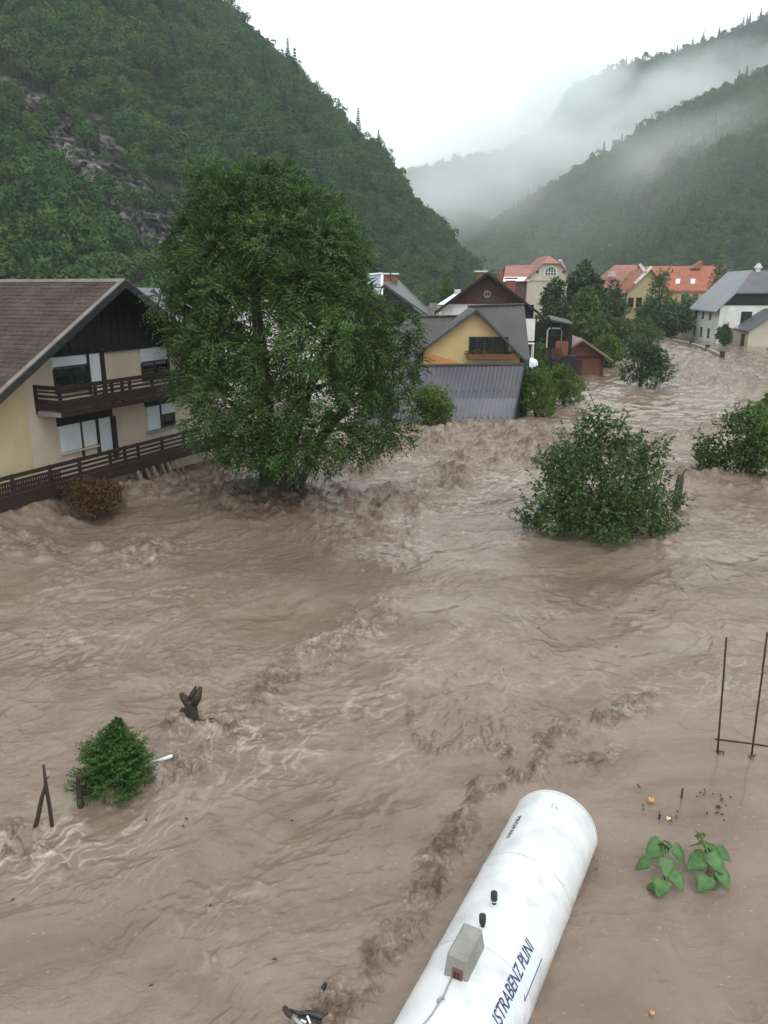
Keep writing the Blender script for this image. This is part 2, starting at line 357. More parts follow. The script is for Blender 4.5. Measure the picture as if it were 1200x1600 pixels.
def water_mat():
    m, n, l, p = new_mat('flood_water')
    p.inputs['IOR'].default_value = 1.40
    geo = n.new('ShaderNodeNewGeometry')
    fo = n.new('ShaderNodeAttribute'); fo.attribute_name = 'foam'
    ch = n.new('ShaderNodeAttribute'); ch.attribute_name = 'churn'
    mp = n.new('ShaderNodeMapping'); mp.inputs['Rotation'].default_value = (0, 0, math.radians(-52)); mp.inputs['Scale'].default_value = (1.0, 1.6, 1.0)
    l.new(geo.outputs['Position'], mp.inputs['Vector'])
    # silt clouds in the water: warm and grey-brown streaks
    nz = n.new('ShaderNodeTexNoise'); nz.inputs['Scale'].default_value = .32; nz.inputs['Detail'].default_value = 7; nz.inputs['Distortion'].default_value = 1.2; nz.inputs['Roughness'].default_value = .62
    l.new(mp.outputs[0], nz.inputs['Vector'])
    rp = n.new('ShaderNodeValToRGB'); rp.color_ramp.elements[0].position = .32; rp.color_ramp.elements[1].position = .68
    rp.color_ramp.elements[0].color = (.160, .112, .083, 1); rp.color_ramp.elements[1].color = (.234, .180, .141, 1)
    l.new(nz.outputs['Fac'], rp.inputs['Fac'])
    mc = n.new('ShaderNodeMix'); mc.data_type = 'RGBA'; pass
    mcf = n.new('ShaderNodeMath'); mcf.operation = 'MULTIPLY'; mcf.inputs[1].default_value = .9; l.new(ch.outputs['Fac'], mcf.inputs[0])
    l.new(mcf.outputs[0], mc.inputs['Factor'])
    sk = n.new('ShaderNodeAttribute'); sk.attribute_name = 'slick'; ms = n.new('ShaderNodeMix'); ms.data_type = 'RGBA'; ms.inputs['B'].default_value = (.145, .101, .073, 1)  # lee slicks: less foam, and their missing sky reflection put into a browner colour
    msf = n.new('ShaderNodeMath'); msf.operation = 'MULTIPLY'; msf.inputs[1].default_value = .8; l.new(sk.outputs['Fac'], msf.inputs[0]); l.new(msf.outputs[0], ms.inputs['Factor']); l.new(rp.outputs['Color'], ms.inputs['A']); l.new(ms.outputs['Result'], mc.inputs['A'])
    # broken water: dark silt and pale froth side by side
    nc = n.new('ShaderNodeTexNoise'); nc.inputs['Scale'].default_value = 2.6; nc.inputs['Detail'].default_value = 6; nc.inputs['Roughness'].default_value = .7; nc.inputs['Distortion'].default_value = .5; l.new(geo.outputs['Position'], nc.inputs['Vector'])
    rc = n.new('ShaderNodeValToRGB'); e = rc.color_ramp.elements; e[0].position = .40; e[0].color = (.070, .042, .028, 1); e[1].position = .64; e[1].color = (.33, .265, .21, 1); q = e.new(.52); q.color = (.138, .088, .060, 1)
    ng = n.new('ShaderNodeTexNoise'); ng.inputs['Scale'].default_value = 11; ng.inputs['Detail'].default_value = 5; ng.inputs['Roughness'].default_value = .7; l.new(geo.outputs['Position'], ng.inputs['Vector'])
    nm = n.new('ShaderNodeMix'); nm.data_type = 'FLOAT'; nm.inputs['Factor'].default_value = .5; l.new(nc.outputs['Fac'], nm.inputs['A']); l.new(ng.outputs['Fac'], nm.inputs['B'])
    l.new(nm.outputs['Result'], rc.inputs['Fac']); l.new(rc.outputs['Color'], mc.inputs['B'])
    ed = n.new('ShaderNodeMath'); ed.operation = 'MULTIPLY_ADD'; ed.inputs[1].default_value = 2.4; ed.inputs[2].default_value = -1.2; l.new(nm.outputs['Result'], ed.inputs[0])
    ee = n.new('ShaderNodeMath'); ee.operation = 'MULTIPLY_ADD'; ee.inputs[1].default_value = 1.5; ee.use_clamp = True; l.new(ch.outputs['Fac'], ee.inputs[0])
    eg = n.new('ShaderNodeMath'); eg.operation = 'MULTIPLY'; l.new(ch.outputs['Fac'], eg.inputs[0]); eg.inputs[1].default_value = 1.0
    eh = n.new('ShaderNodeMath'); eh.operation = 'MINIMUM'; eh.inputs[1].default_value = .5; l.new(eg.outputs[0], eh.inputs[0])
    ei = n.new('ShaderNodeMath'); ei.operation = 'MULTIPLY'; l.new(ed.outputs[0], ei.inputs[0]); l.new(eh.outputs[0], ei.inputs[1]); ej = n.new('ShaderNodeMath'); ej.operation = 'MULTIPLY'; ej.inputs[1].default_value = 2.2; l.new(ei.outputs[0], ej.inputs[0]); l.new(ej.outputs[0], ee.inputs[2])
    l.new(ee.outputs[0], mcf.inputs[0])
    # short dark streaks between the froth: dark water and shaded wave troughs painted in
    nd = n.new('ShaderNodeTexNoise'); nd.inputs['Scale'].default_value = 1.7; nd.inputs['Detail'].default_value = 5; nd.inputs['Roughness'].default_value = .6; nd.inputs['Distortion'].default_value = 1.5
    md = n.new('ShaderNodeMapping'); md.inputs['Rotation'].default_value = (0, 0, math.radians(-40)); md.inputs['Scale'].default_value = (1, 2.6, 1); l.new(geo.outputs['Position'], md.inputs['Vector']); l.new(md.outputs[0], nd.inputs['Vector'])
    rd = n.new('ShaderNodeMapRange'); rd.inputs['From Min'].default_value = .60; rd.inputs['From Max'].default_value = .74; rd.inputs['To Max'].default_value = .6; l.new(nd.outputs['Fac'], rd.inputs['Value'])
    mdk = n.new('ShaderNodeMix'); mdk.data_type = 'RGBA'; mdk.inputs['B'].default_value = (.115, .080, .058, 1); l.new(rd.outputs[0], mdk.inputs['Factor']); l.new(mc.outputs['Result'], mdk.inputs['A'])
    # fine foam flecks
    nf = n.new('ShaderNodeTexNoise'); nf.inputs['Scale'].default_value = 5.0; nf.inputs['Detail'].default_value = 6; nf.inputs['Roughness'].default_value = .7; nf.inputs['Distortion'].default_value = .8
    l.new(mp.outputs[0], nf.inputs['Vector'])
    mr = n.new('ShaderNodeMapRange'); mr.inputs['From Min'].default_value = .42; mr.inputs['From Max'].default_value = .66; l.new(nf.outputs['Fac'], mr.inputs['Value'])
    mf = n.new('ShaderNodeMath'); mf.operation = 'MULTIPLY'; l.new(fo.outputs['Fac'], mf.inputs[0])
    ma = n.new('ShaderNodeMath'); ma.operation = 'MULTIPLY_ADD'; ma.inputs[1].default_value = .8; ma.inputs[2].default_value = .35; l.new(mr.outputs[0], ma.inputs[0]); l.new(ma.outputs[0], mf.inputs[1])
    mx = n.new('ShaderNodeMix'); mx.data_type = 'RGBA'; mx.inputs['B'].default_value = (.42, .37, .315, 1)
    sp = n.new('ShaderNodeTexNoise'); sp.inputs['Scale'].default_value = 9; sp.inputs['Detail'].default_value = 4; sp.inputs['Roughness'].default_value = .75; l.new(mp.outputs[0], sp.inputs['Vector'])
    sr = n.new('ShaderNodeMapRange'); sr.inputs['From Min'].default_value = .62; sr.inputs['From Max'].default_value = .72; sr.inputs['To Max'].default_value = .5; l.new(sp.outputs['Fac'], sr.inputs['Value'])
    sm_ = n.new('ShaderNodeMath'); sm_.operation = 'MAXIMUM'; l.new(mf.outputs[0], sm_.inputs[0]); l.new(sr.outputs[0], sm_.inputs[1])
    l.new(sm_.outputs[0], mx.inputs['Factor']); l.new(mdk.outputs['Result'], mx.inputs['A'])
    l.new(mx.outputs['Result'], p.inputs['Base Color'])
    rr = n.new('ShaderNodeMapRange'); rr.inputs['To Min'].default_value = .07; rr.inputs['To Max'].default_value = .4; l.new(ch.outputs['Fac'], rr.inputs['Value']); l.new(rr.outputs[0], p.inputs['Roughness'])
    # ripples
    b1 = n.new('ShaderNodeTexNoise'); b1.inputs['Scale'].default_value = 2.6; b1.inputs['Detail'].default_value = 7; b1.inputs['Roughness'].default_value = .62; b1.inputs['Distortion'].default_value = .9
    l.new(mp.outputs[0], b1.inputs['Vector'])
    bp = n.new('ShaderNodeBump'); bp.inputs['Distance'].default_value = .10; bp.inputs['Strength'].default_value = .3
    l.new(b1.outputs['Fac'], bp.inputs['Height'])
    pn = n.new('ShaderNodeTexNoise'); pn.inputs['Scale'].default_value = .30; pn.inputs['Detail'].default_value = 3; pn.inputs['Distortion'].default_value = 1.0; l.new(mp.outputs[0], pn.inputs['Vector'])
    pr = n.new('ShaderNodeMapRange'); pr.inputs['From Min'].default_value = .38; pr.inputs['From Max'].default_value = .62; pr.inputs['To Min'].default_value = .06; pr.inputs['To Max'].default_value = .55; l.new(pn.outputs['Fac'], pr.inputs['Value']); l.new(pr.outputs[0], bp.inputs['Strength'])
    b2 = n.new('ShaderNodeTexNoise'); b2.inputs['Scale'].default_value = 7; b2.inputs['Detail'].default_value = 5; b2.inputs['Roughness'].default_value = .7; l.new(geo.outputs['Position'], b2.inputs['Vector'])
    bq = n.new('ShaderNodeBump'); bq.inputs['Distance'].default_value = .05; l.new(ch.outputs['Fac'], bq.inputs['Strength'])
    l.new(b2.outputs['Fac'], bq.inputs['Height']); l.new(bp.outputs[0], bq.inputs['Normal']); l.new(bq.outputs[0], p.inputs['Normal'])
    return m
make_water()

m_ground = surf('valley_ground', (.06, .075, .03), (.12, .10, .06), scale=.3, rough=.95)
def make_ground():
    xs = np.concatenate([np.linspace(-3000, -300, 16), np.linspace(-260, 260, 66), np.linspace(300, 3000, 16)])
    ys = np.concatenate([np.linspace(-200, 40, 8), np.linspace(48, 400, 60), np.linspace(450, 3400, 24)])
    X, Y = np.meshgrid(xs, ys)
    def sm(t): t = np.clip(t, 0, 1); return t * t * (3 - 2 * t)
    bank = 13 + (Y - 60) * .30                                    # left bank of the river in plan
    right = 1.2 * sm((Y - 150) / 60)
    left = 1.5 * sm((bank - X) / 8) * sm((Y - 62) / 10)
    Z = -1.2 + np.maximum(left * 1.0 + 0.0, 0) + right + .1 * perlin(X / 9, Y / 9, 4) + np.where(left > .1, .25, 0)
    i = np.arange(X.size).reshape(X.shape)
    Fq = np.stack([i[:-1, :-1], i[:-1, 1:], i[1:, 1:], i[1:, :-1]], -1).reshape(-1, 4)
    o = np_mesh('ground', np.stack([X, Y, Z], -1).reshape(-1, 3), Fq, m_ground, smooth=True); tag(o, kind='structure')
make_ground()

# ================================================================ MOUNTAINS
def hill_mat():
    m, n, l, p = new_mat('mountain_slope'); p.inputs['Roughness'].default_value = .95; p.inputs['Specular IOR Level'].default_value = .15
    geo = n.new('ShaderNodeNewGeometry'); at = n.new('ShaderNodeAttribute'); at.attribute_name = 'rock'
    nz = n.new('ShaderNodeTexNoise'); nz.inputs['Scale'].default_value = .12; nz.inputs['Detail'].default_value = 6; l.new(geo.outputs['Position'], nz.inputs['Vector'])
    g = n.new('ShaderNodeValToRGB'); g.color_ramp.elements[0].color = (.012, .026, .010, 1); g.color_ramp.elements[1].color = (.03, .055, .018, 1); l.new(nz.outputs['Fac'], g.inputs['Fac'])
    mp = n.new('ShaderNodeMapping'); mp.inputs['Rotation'].default_value = (.5, .6, .2); mp.inputs['Scale'].default_value = (.55, .55, 1.6); l.new(geo.outputs['Position'], mp.inputs['Vector'])
    nr = n.new('ShaderNodeTexNoise'); nr.inputs['Scale'].default_value = .20; nr.inputs['Detail'].default_value = 9; nr.inputs['Roughness'].default_value = .68; l.new(mp.outputs[0], nr.inputs['Vector'])
    r = n.new('ShaderNodeValToRGB'); e = r.color_ramp.elements; e[0].position = .40; e[0].color = (.020, .020, .017, 1); e[1].position = .62; e[1].color = (.40, .385, .36, 1)
    q = e.new(.50); q.color = (.105, .097, .088, 1); l.new(nr.outputs['Fac'], r.inputs['Fac'])
    mx = n.new('ShaderNodeMix'); mx.data_type = 'RGBA'; l.new(at.outputs['Fac'], mx.inputs['Factor']); l.new(g.outputs[0], mx.inputs['A']); l.new(r.outputs[0], mx.inputs['B'])
    l.new(mx.outputs['Result'], p.inputs['Base Color'])
    bp = n.new('ShaderNodeBump'); bp.inputs['Distance'].default_value = 5.0; bp.inputs['Strength'].default_value = 1.0; l.new(nr.outputs['Fac'], bp.inputs['Height']); l.new(bp.outputs[0], p.inputs['Normal'])
    return m
m_hill = hill_mat()
def resample(P, n):
    P = np.asarray(P, float); d = np.r_[0, np.cumsum(np.linalg.norm(np.diff(P, axis=0), axis=1))]; d /= d[-1]
    k = np.linspace(0, 1, len(P)); t = np.linspace(0, 1, n)
    return np.stack([np.interp(t, k, P[:, j]) for j in range(3)], 1)
def smooth_rows(P, it=6):
    for _ in range(it): P[1:-1] = (P[:-2] + 2 * P[1:-1] + P[2:]) / 4
    return P
ROCK = [([(-40, 150), (20, 148), (62, 165)], 20, 1.0), ([(128, 228), (170, 280), (222, 330), (290, 385)], 46, 1.3), ([(110, 222), (140, 245)], 14, .6),
        ([(215, 290), (250, 320)], 22, .9), ([(420, 245), (470, 258), (540, 268)], 12, .5), ([(370, 268), (420, 285)], 9, .5), ([(20, 12), (60, 30)], 14, .5)]
def hill(name, foot, crest, nu, nv, bulge, amp, wl, seed, rock=True, back=180):
    Fp = smooth_rows(resample(foot, nu)); Cp = smooth_rows(resample(crest, nu))
    t = np.linspace(0, 1, nv)[None, :, None]
    G = Fp[:, None, :] * (1 - t) + Cp[:, None, :] * t
    G[..., 2] += bulge * np.sin(np.pi * t[..., 0]) * (Cp[:, None, 2] - Fp[:, None, 2])
    # the far side falls away behind the crest
    out = (Cp - Fp); out[:, 2] = 0; out /= np.linalg.norm(out, axis=1)[:, None] + 1e-9
    B1 = Cp + out * back * .35; B1[:, 2] = Cp[:, 2] * .93; B2 = Cp + out * back; B2[:, 2] = Cp[:, 2] * .35
    B3 = Cp + out * back * 1.8; B3[:, 2] = -3
    ends = [G] + [b[:, None, :] for b in (B1, B2, B3)]
    low = Fp.copy(); low[:, 2] = -4
    G = np.concatenate([low[:, None, :]] + ends, 1); nv2 = G.shape[1]
    X, Y = G[..., 0], G[..., 1]
    nrm = np.clip(np.sin(np.pi * np.clip(np.linspace(-.03, 1.1, nv2), 0, 1)) * 1.3 + .1, 0, 1)[None, :]
    G[..., 2] += nrm * amp * fbm((X + G[..., 2] * .4) / wl, (Y - G[..., 2] * .4) / wl, 5, seed)
    px, py, c = project(G)
    rk = np.zeros(px.shape)
    if rock:
        w = 10 * fbm(px / 40, py / 40, 3, seed + 9)
        rk = np.clip(stroke((px + w).astype(np.float32), (py + w).astype(np.float32), ROCK) * 1.5 - .25, 0, 1)
        led = ridged((px + 1.2 * py) / 26, (py - .75 * px) / 11, 4, seed + 3)
        toward = -out[:, None, :]
        G += toward * (rk * led * 4.5)[..., None]
    i = np.arange(nu * nv2).reshape(nu, nv2)
    Fq = np.stack([i[:-1, :-1], i[:-1, 1:], i[1:, 1:], i[1:, :-1]], -1).reshape(-1, 4)
    o = np_mesh(name, G.reshape(-1, 3), Fq, m_hill, smooth=True); tag(o, kind='structure')
    a = o.data.attributes.new('rock', 'FLOAT', 'POINT'); a.data.foreach_set('value', rk.astype(np.float32).ravel())
    return G, rk
def crest_pts(L): return [at_y(x, y, Y) for x, y, Y in L]
G_left, K_left = hill('mountainside', [(x, y, 0) for x, y in ((50,392),(38,345),(25,310),(10,275),(-5,245),(-22,215),(-40,190),(-60,168),(-80,150),(-110,130),(-150,112),(-200,95),(-260,70))],
    crest_pts([(738,440,400),(690,378,405),(640,322,410),(590,252,415),(540,203,420),(480,143,425),(420,83,430),(352,26,435),(300,-60,440),(200,-170,440),(50,-280,430),(-200,-360,400),(-500,-400,350)]),
    420, 260, .05, 7, 45, 100)
G_low, K_low = hill('hillside', [(x, y, 0) for x, y in ((-38,150),(-46,138),(-56,128),(-68,120),(-84,112),(-105,104),(-135,95),(-175,84))],
    crest_pts([(282,470,166),(252,446,168),(200,405,172),(130,335,180),(60,282,185),(0,240,190),(-60,196,192),(-260,90,190)]), 110, 60, .06, 4, 25, 130, rock=False, back=40)
G_r1, K_r1 = hill('wooded_mountain', [(x, y, 0) for x, y in ((58,800),(75,700),(95,600),(125,510),(160,440),(200,400),(250,360),(300,330),(380,290),(520,240))],
    crest_pts([(690,440,900),(735,385,870),(790,345,830),(850,308,780),(920,268,745),(1025,200,705),(1150,142,665),(1260,90,640),(1420,25,605),(1750,-60,560)]),
    200, 90, .05, 16, 90, 160, rock=False)
G_r2, K_r2 = hill('far_mountain', [(x, y, 0) for x, y in ((-160,1000),(-60,980),(60,950),(150,900),(300,850),(480,780),(800,700))],
    crest_pts([(420,420,1400),(560,325,1380),(640,270,1350),(720,250,1300),(790,240,1260),(850,205,1220),(895,140,1190),(940,116,1180),(1000,98,1160),(1060,80,1140),(1130,56,1120),(1200,24,1100),(1420,-60,1050),(1750,-130,1000)]),
    200, 90, .03, 20, 120, 190, rock=False)

# ================================================================ FOREST
m_bark = surf('bark', (.03, .024, .018), (.085, .068, .05), scale=6, stretch=(3, 3, .6), rough=.95, bump=.6)
m_wood = leaf_mat('forest_leaves', (.011, .040, .015), (.060, .138, .044), (.105, .150, .036), scale=.05, rnd=.5, trans=.0, rough=.8, spec=.1)
m_fir = leaf_mat('fir_needles', (.008, .026, .016), (.022, .056, .030), (.03, .05, .02), scale=.06, rnd=.5, trans=.0, rough=.8, spec=.1)
def proto_broadleaf(seed, h, w, n, size):
    r = np.random.default_rng(seed)
    k = 9; C = np.stack([r.normal(0, w * .26, k), r.normal(0, w * .26, k), h * (.35 + .5 * r.random(k))], 1)
    C[0] = (0, 0, h * .62); R = np.tile(np.array([[w * .24, w * .24, h * .16]]), (k, 1)) * (0.8 + .5 * r.random((k, 1))); R[0] = (w * .34, w * .34, h * .3)
    P, d, idx = clump_points(C, R, n, .8, up=.35, r=r)
    ax = np.cross(d, r.normal(size=(n, 3))) + d * .2; nn = d + r.normal(size=(n, 3)) * .28
    V, Fq = leaves(P, ax, nn, size * (.7 + .6 * r.random(n)), size * .75)
    tint = np.repeat(r.random(k)[idx] * .8 + r.random(n) * .2, 5)
    t = MB().tube([(0, 0, -1), (0, 0, h * .3), (.1, 0, h * .7)], [w * .035, w * .03, w * .01], 5)
    tf = [f for f in t.f if len(f) == 4]
    V2 = np.concatenate([V, np.array(t.v)]); F2 = np.concatenate([Fq, np.array(tf) + len(V)])
    return np_mesh('_forest_tree', V2, F2, [m_wood, m_bark], tint=np.concatenate([tint, np.zeros(len(t.v))]), fm=np.r_[np.zeros(len(Fq)), np.ones(len(tf))])
def proto_conifer(seed, h, w, n, size):
    r = np.random.default_rng(seed)
    t = r.random(n) ** .75; lay = np.floor(t * 16) / 16 + r.random(n) * .03
    rad = (1 - lay) * w * .5 * (.35 + .65 * r.random(n) ** .5) * (0.85 + .3 * r.random(n)); th = r.random(n) * 2 * np.pi
    u = np.stack([np.cos(th), np.sin(th), np.zeros(n)], 1)
    P = u * (rad * .55)[:, None]; P[:, 2] = h * (.08 + .9 * lay)
    ax = u + np.array([0, 0, -.35]) + r.normal(size=(n, 3)) * .15
    V, Fq = leaves(P, ax, np.array([0, 0, 1.0]) + r.normal(size=(n, 3)) * .25, np.maximum(rad * .6, .35) + size * .3, size * (1.05 - .6 * lay))
    tk = MB().tube([(0, 0, -1), (0, 0, h * .5), (0, 0, h)], [w * .04, w * .03, .02], 5); tf = [f for f in tk.f if len(f) == 4]
    V2 = np.concatenate([V, np.array(tk.v)]); F2 = np.concatenate([Fq, np.array(tf) + len(V)])
    return np_mesh('_fir', V2, F2, [m_fir, m_bark], tint=np.r_[np.repeat(r.random(n), 5), np.zeros(len(tk.v))], fm=np.r_[np.zeros(len(Fq)), np.ones(len(tf))])
PB = [proto_broadleaf(100 + i, h, w, 620, .95) for i, (h, w) in enumerate(((10, 8), (11, 7), (9, 8.5), (12.5, 7.5), (8, 6)))]
PC = [proto_conifer(200 + i, h, w, 520, 1.0) for i, (h, w) in enumerate(((18, 6), (15, 5), (21, 6.5)))]
# prototypes for the massed part of the woods live in a collection of their own
pc = bpy.data.collections.new('forest_prototypes')
for i, me in enumerate(PB + PC):
    o = bpy.data.objects.new('tree_%02d' % i, me); pc.objects.link(o)

def scatter(G, K, n, seed, tmin=0.02, frame=(-160, 1360, -160, 520)):
    """points spread evenly over the front of a slope, denser trees where no rock shows"""
    r = np.random.default_rng(seed); nu, nv, _ = G.shape; nv -= 3
    A = G[:-1, :nv-1]; e1 = G[1:, :nv-1] - A; e2 = G[:-1, 1:nv] - A
    ar = np.linalg.norm(np.cross(e1, e2), axis=-1); px, py, c = project(A)
    ok = (px > frame[0]) & (px < frame[1]) & (py > frame[2]) & (py < frame[3]) & (c > 5); ok[:, 0] = False
    w = np.where(ok, ar, 0).ravel(); w /= w.sum()
    i = r.choice(len(w), n, p=w); a, b = r.random((2, n, 1))
    P = A.reshape(-1, 3)[i] + e1.reshape(-1, 3)[i] * a + e2.reshape(-1, 3)[i] * b
    rk = K[:-1, :nv-1].ravel()[i]
    keep = r.random(n) > np.clip(rk * 1.7, 0, .975)
    P = P[keep]
    # thin out neighbours that stand too close
    cell = {}; out = []
    for j, p in enumerate(P):
        k = (int(p[0] // 3.5), int(p[1] // 3.5), int(p[2] // 4.5))
        if k in cell: continue
        cell[k] = 1; out.append(j)
    return P[out]
def gn_forest(name, P, idx, scl, seed, label):
    r = np.random.default_rng(seed)
    me = bpy.data.meshes.new(name); me.vertices.add(len(P)); me.vertices.foreach_set('co', P.astype(np.float32).ravel())
    for nm, ty, arr in (('idx', 'INT', idx.astype(np.int32)), ('scl', 'FLOAT', scl.astype(np.float32)), ('spin', 'FLOAT', (r.random(len(P)) * 6.28).astype(np.float32))):
        a = me.attributes.new(nm, ty, 'POINT'); a.data.foreach_set('value', arr)
    o = bpy.data.objects.new(name, me); COL.objects.link(o)
    ng = bpy.data.node_groups.new(name, 'GeometryNodeTree'); ng.interface.new_socket('Geometry', in_out='INPUT', socket_type='NodeSocketGeometry'); ng.interface.new_socket('Geometry', in_out='OUTPUT', socket_type='NodeSocketGeometry')
    n, l = ng.nodes, ng.links; gi = n.new('NodeGroupInput'); go = n.new('NodeGroupOutput')
    ci = n.new('GeometryNodeCollectionInfo'); ci.inputs['Collection'].default_value = pc; ci.inputs['Separate Children'].default_value = True; ci.inputs['Reset Children'].default_value = True
    ip = n.new('GeometryNodeInstanceOnPoints'); ip.inputs['Pick Instance'].default_value = True
    def attr(nm, ty):
        q = n.new('GeometryNodeInputNamedAttribute'); q.data_type = ty; q.inputs['Name'].default_value = nm; return q.outputs['Attribute']
    cx = n.new('ShaderNodeCombineXYZ'); l.new(attr('spin', 'FLOAT'), cx.inputs['Z'])
    l.new(gi.outputs[0], ip.inputs['Points']); l.new(ci.outputs[0], ip.inputs['Instance']); l.new(attr('idx', 'INT'), ip.inputs['Instance Index'])
    l.new(cx.outputs[0], ip.inputs['Rotation']); l.new(attr('scl', 'FLOAT'), ip.inputs['Scale']); l.new(ip.outputs[0], go.inputs[0])
    md = o.modifiers.new('forest', 'NODES'); md.node_group = ng
    return tag(o, label=label, kind='stuff')
def plant_tree(me, p, s, label, group):
    o = bpy.data.objects.new('forest_tree' if me in PB else 'fir_tree', me); COL.objects.link(o)
    o.location = tuple(map(float, p)); o.scale = (s,) * 3; o.rotation_euler = (0, 0, random.random() * 6.28)
    return tag(o, label, 'tree', group)

def vis_left(P):
    px, py, c = project(P)
    ok = (px > -10) & (px < 1200) & (py > 0) & (py < 470)
    ok &= ~((px < 215) & (py > 436)) & ~((px > 275) & (px < 570) & (py > 330)) & ~((px > 300) & (px < 480) & (py > 270))
    return ok, c
PL = scatter(G_left, K_left, 8500, 1); PLo = scatter(G_low, K_low, 1300, 2)
for P, nm, nind, gl, lab, slab in ((PLo, 'low', 110, 'trees on the wooded hump behind the brown roofed house', 'round broadleaf tree on the low wooded hump behind the brown roofed house', 'undergrowth and smaller trees filling the low wooded hump'),
                                   (PL, 'main', 190, 'trees covering the steep left mountainside', 'round broadleaf tree in the wood covering the steep left mountainside', 'dense broadleaf wood covering the steep left mountainside')):
    ok, c = vis_left(P); order = np.argsort(np.where(ok, c, 1e9))[:nind]; sel = np.zeros(len(P), bool); sel[order] = ok[order]
    px, py, _ = project(P)
    r = np.random.default_rng(17)
    for p in P[sel]:
        plant_tree(PB[r.integers(len(PB))], p - np.array([0, 0, 1.2]), .42 + .6 * r.random() ** 1.6, lab, gl)
    Q = P[~sel] - np.array([0, 0, 1.2])
    qi = np.where(r.random(len(Q)) < .04, len(PB) + r.integers(0, 3, len(Q)), r.integers(0, len(PB), len(Q)))
    gn_forest('forest', Q, qi, .42 + .62 * r.random(len(Q)) ** 1.6, 5, slab)
# firs breaking the skyline of the left mountain
for px, py, Y, s in ((385,60,432,.6),(398,68,432,.75),(412,74,431,.7),(404,88,428,.8),(416,100,427,.75),(470,130,425,.6),(462,124,425,.5),(628,302,411,.55),(636,308,410,.75),(645,315,409,.6),(668,338,407,.7),(678,350,406,.8),(662,332,408,.6)):
    plant_tree(PC[int(px) % 3], at_y(px, py + 18, Y) - np.array([0, 0, 3.0]), s, 'dark fir standing above the skyline of the left mountain', 'firs on the skyline of the left mountain')
for G, K, n, sd, lab, fr in ((G_r1, K_r1, 9000, 3, 'mixed wood of firs and broadleaf trees on the right mountain', .20), (G_r2, K_r2, 8000, 4, 'misty far wood on the upper right mountain', .25)):
    P = scatter(G, K, n, sd); r = np.random.default_rng(sd)
    con = r.random(len(P)) < fr * np.clip(.6 + 1.6 * perlin(P[:, 0] / 70, P[:, 2] / 50, 7), 0, 2)
    idx = np.where(con, len(PB) + r.integers(0, 3, len(P)), r.integers(0, len(PB), len(P)))
    gn_forest('forest', P - np.array([0, 0, 1.5]), idx, np.where(idx < len(PB), 1.0, .8) * (.7 + .6 * r.random(len(P))), sd, lab)

# ================================================================ BUILDINGS
m_cream = surf('cream_plaster', (.58, .50, .40), (.64, .56, .45), scale=1.5, rough=.9, bump=.15, bscale=60, stain=(.30, .25, .19), stain_scale=.5, stain_amt=.45)
m_yellow = surf('yellow_plaster', (.54, .44, .26), (.60, .50, .31), scale=1.2, rough=.9, bump=.15, bscale=60, stain=(.33, .29, .14), stain_scale=.6, stain_amt=.5)
m_dark_wood = surf('dark_stained_wood', (.006, .0055, .006), (.016, .013, .012), scale=3, stretch=(6, 6, .5), rough=.7, bump=.3)
m_brown_wood = surf('brown_stained_wood', (.014, .009, .008), (.034, .021, .017), scale=3, stretch=(.6, 6, 6), rough=.65, bump=.3)
m_shutter = surf('white_roller_shutter', (.60, .65, .70), (.68, .73, .77), scale=2, rough=.5)
m_frame = surf('dark_window_frame', (.02, .015, .013), (.035, .026, .022), scale=4, rough=.5)
m_glass = surf('window_glass', (.010, .013, .015), (.02, .024, .026), scale=.8, rough=.06, spec=.6)
m_white = surf('white_plaster', (.62, .62, .60), (.72, .72, .70), scale=1.2, rough=.9, stain=(.42, .40, .36), stain_scale=.7, stain_amt=.5)
m_concrete = surf('concrete', (.20, .185, .165), (.33, .31, .28), scale=2.5, rough=.9, bump=.3, stain=(.14, .12, .10))
m_gutter = surf('dark_metal', (.035, .037, .042), (.06, .062, .068), scale=3, rough=.4, metal=.3)
m_tile_brown = surf('brown_roof_tile', (.050, .033, .027), (.102, .072, .060), scale=1.1, detail=8, rough=.85, bump=.3, stain=(.055, .05, .04), stain_scale=.5, stain_amt=.6)
m_tile_wet = surf('wet_mossy_tile', (.09, .075, .068), (.19, .17, .16), scale=1.3, rough=.45, stain=(.10, .10, .08))
m_brick = surf('red_chimney_brick', (.21, .07, .045), (.30, .11, .07), scale=5, rough=.9)

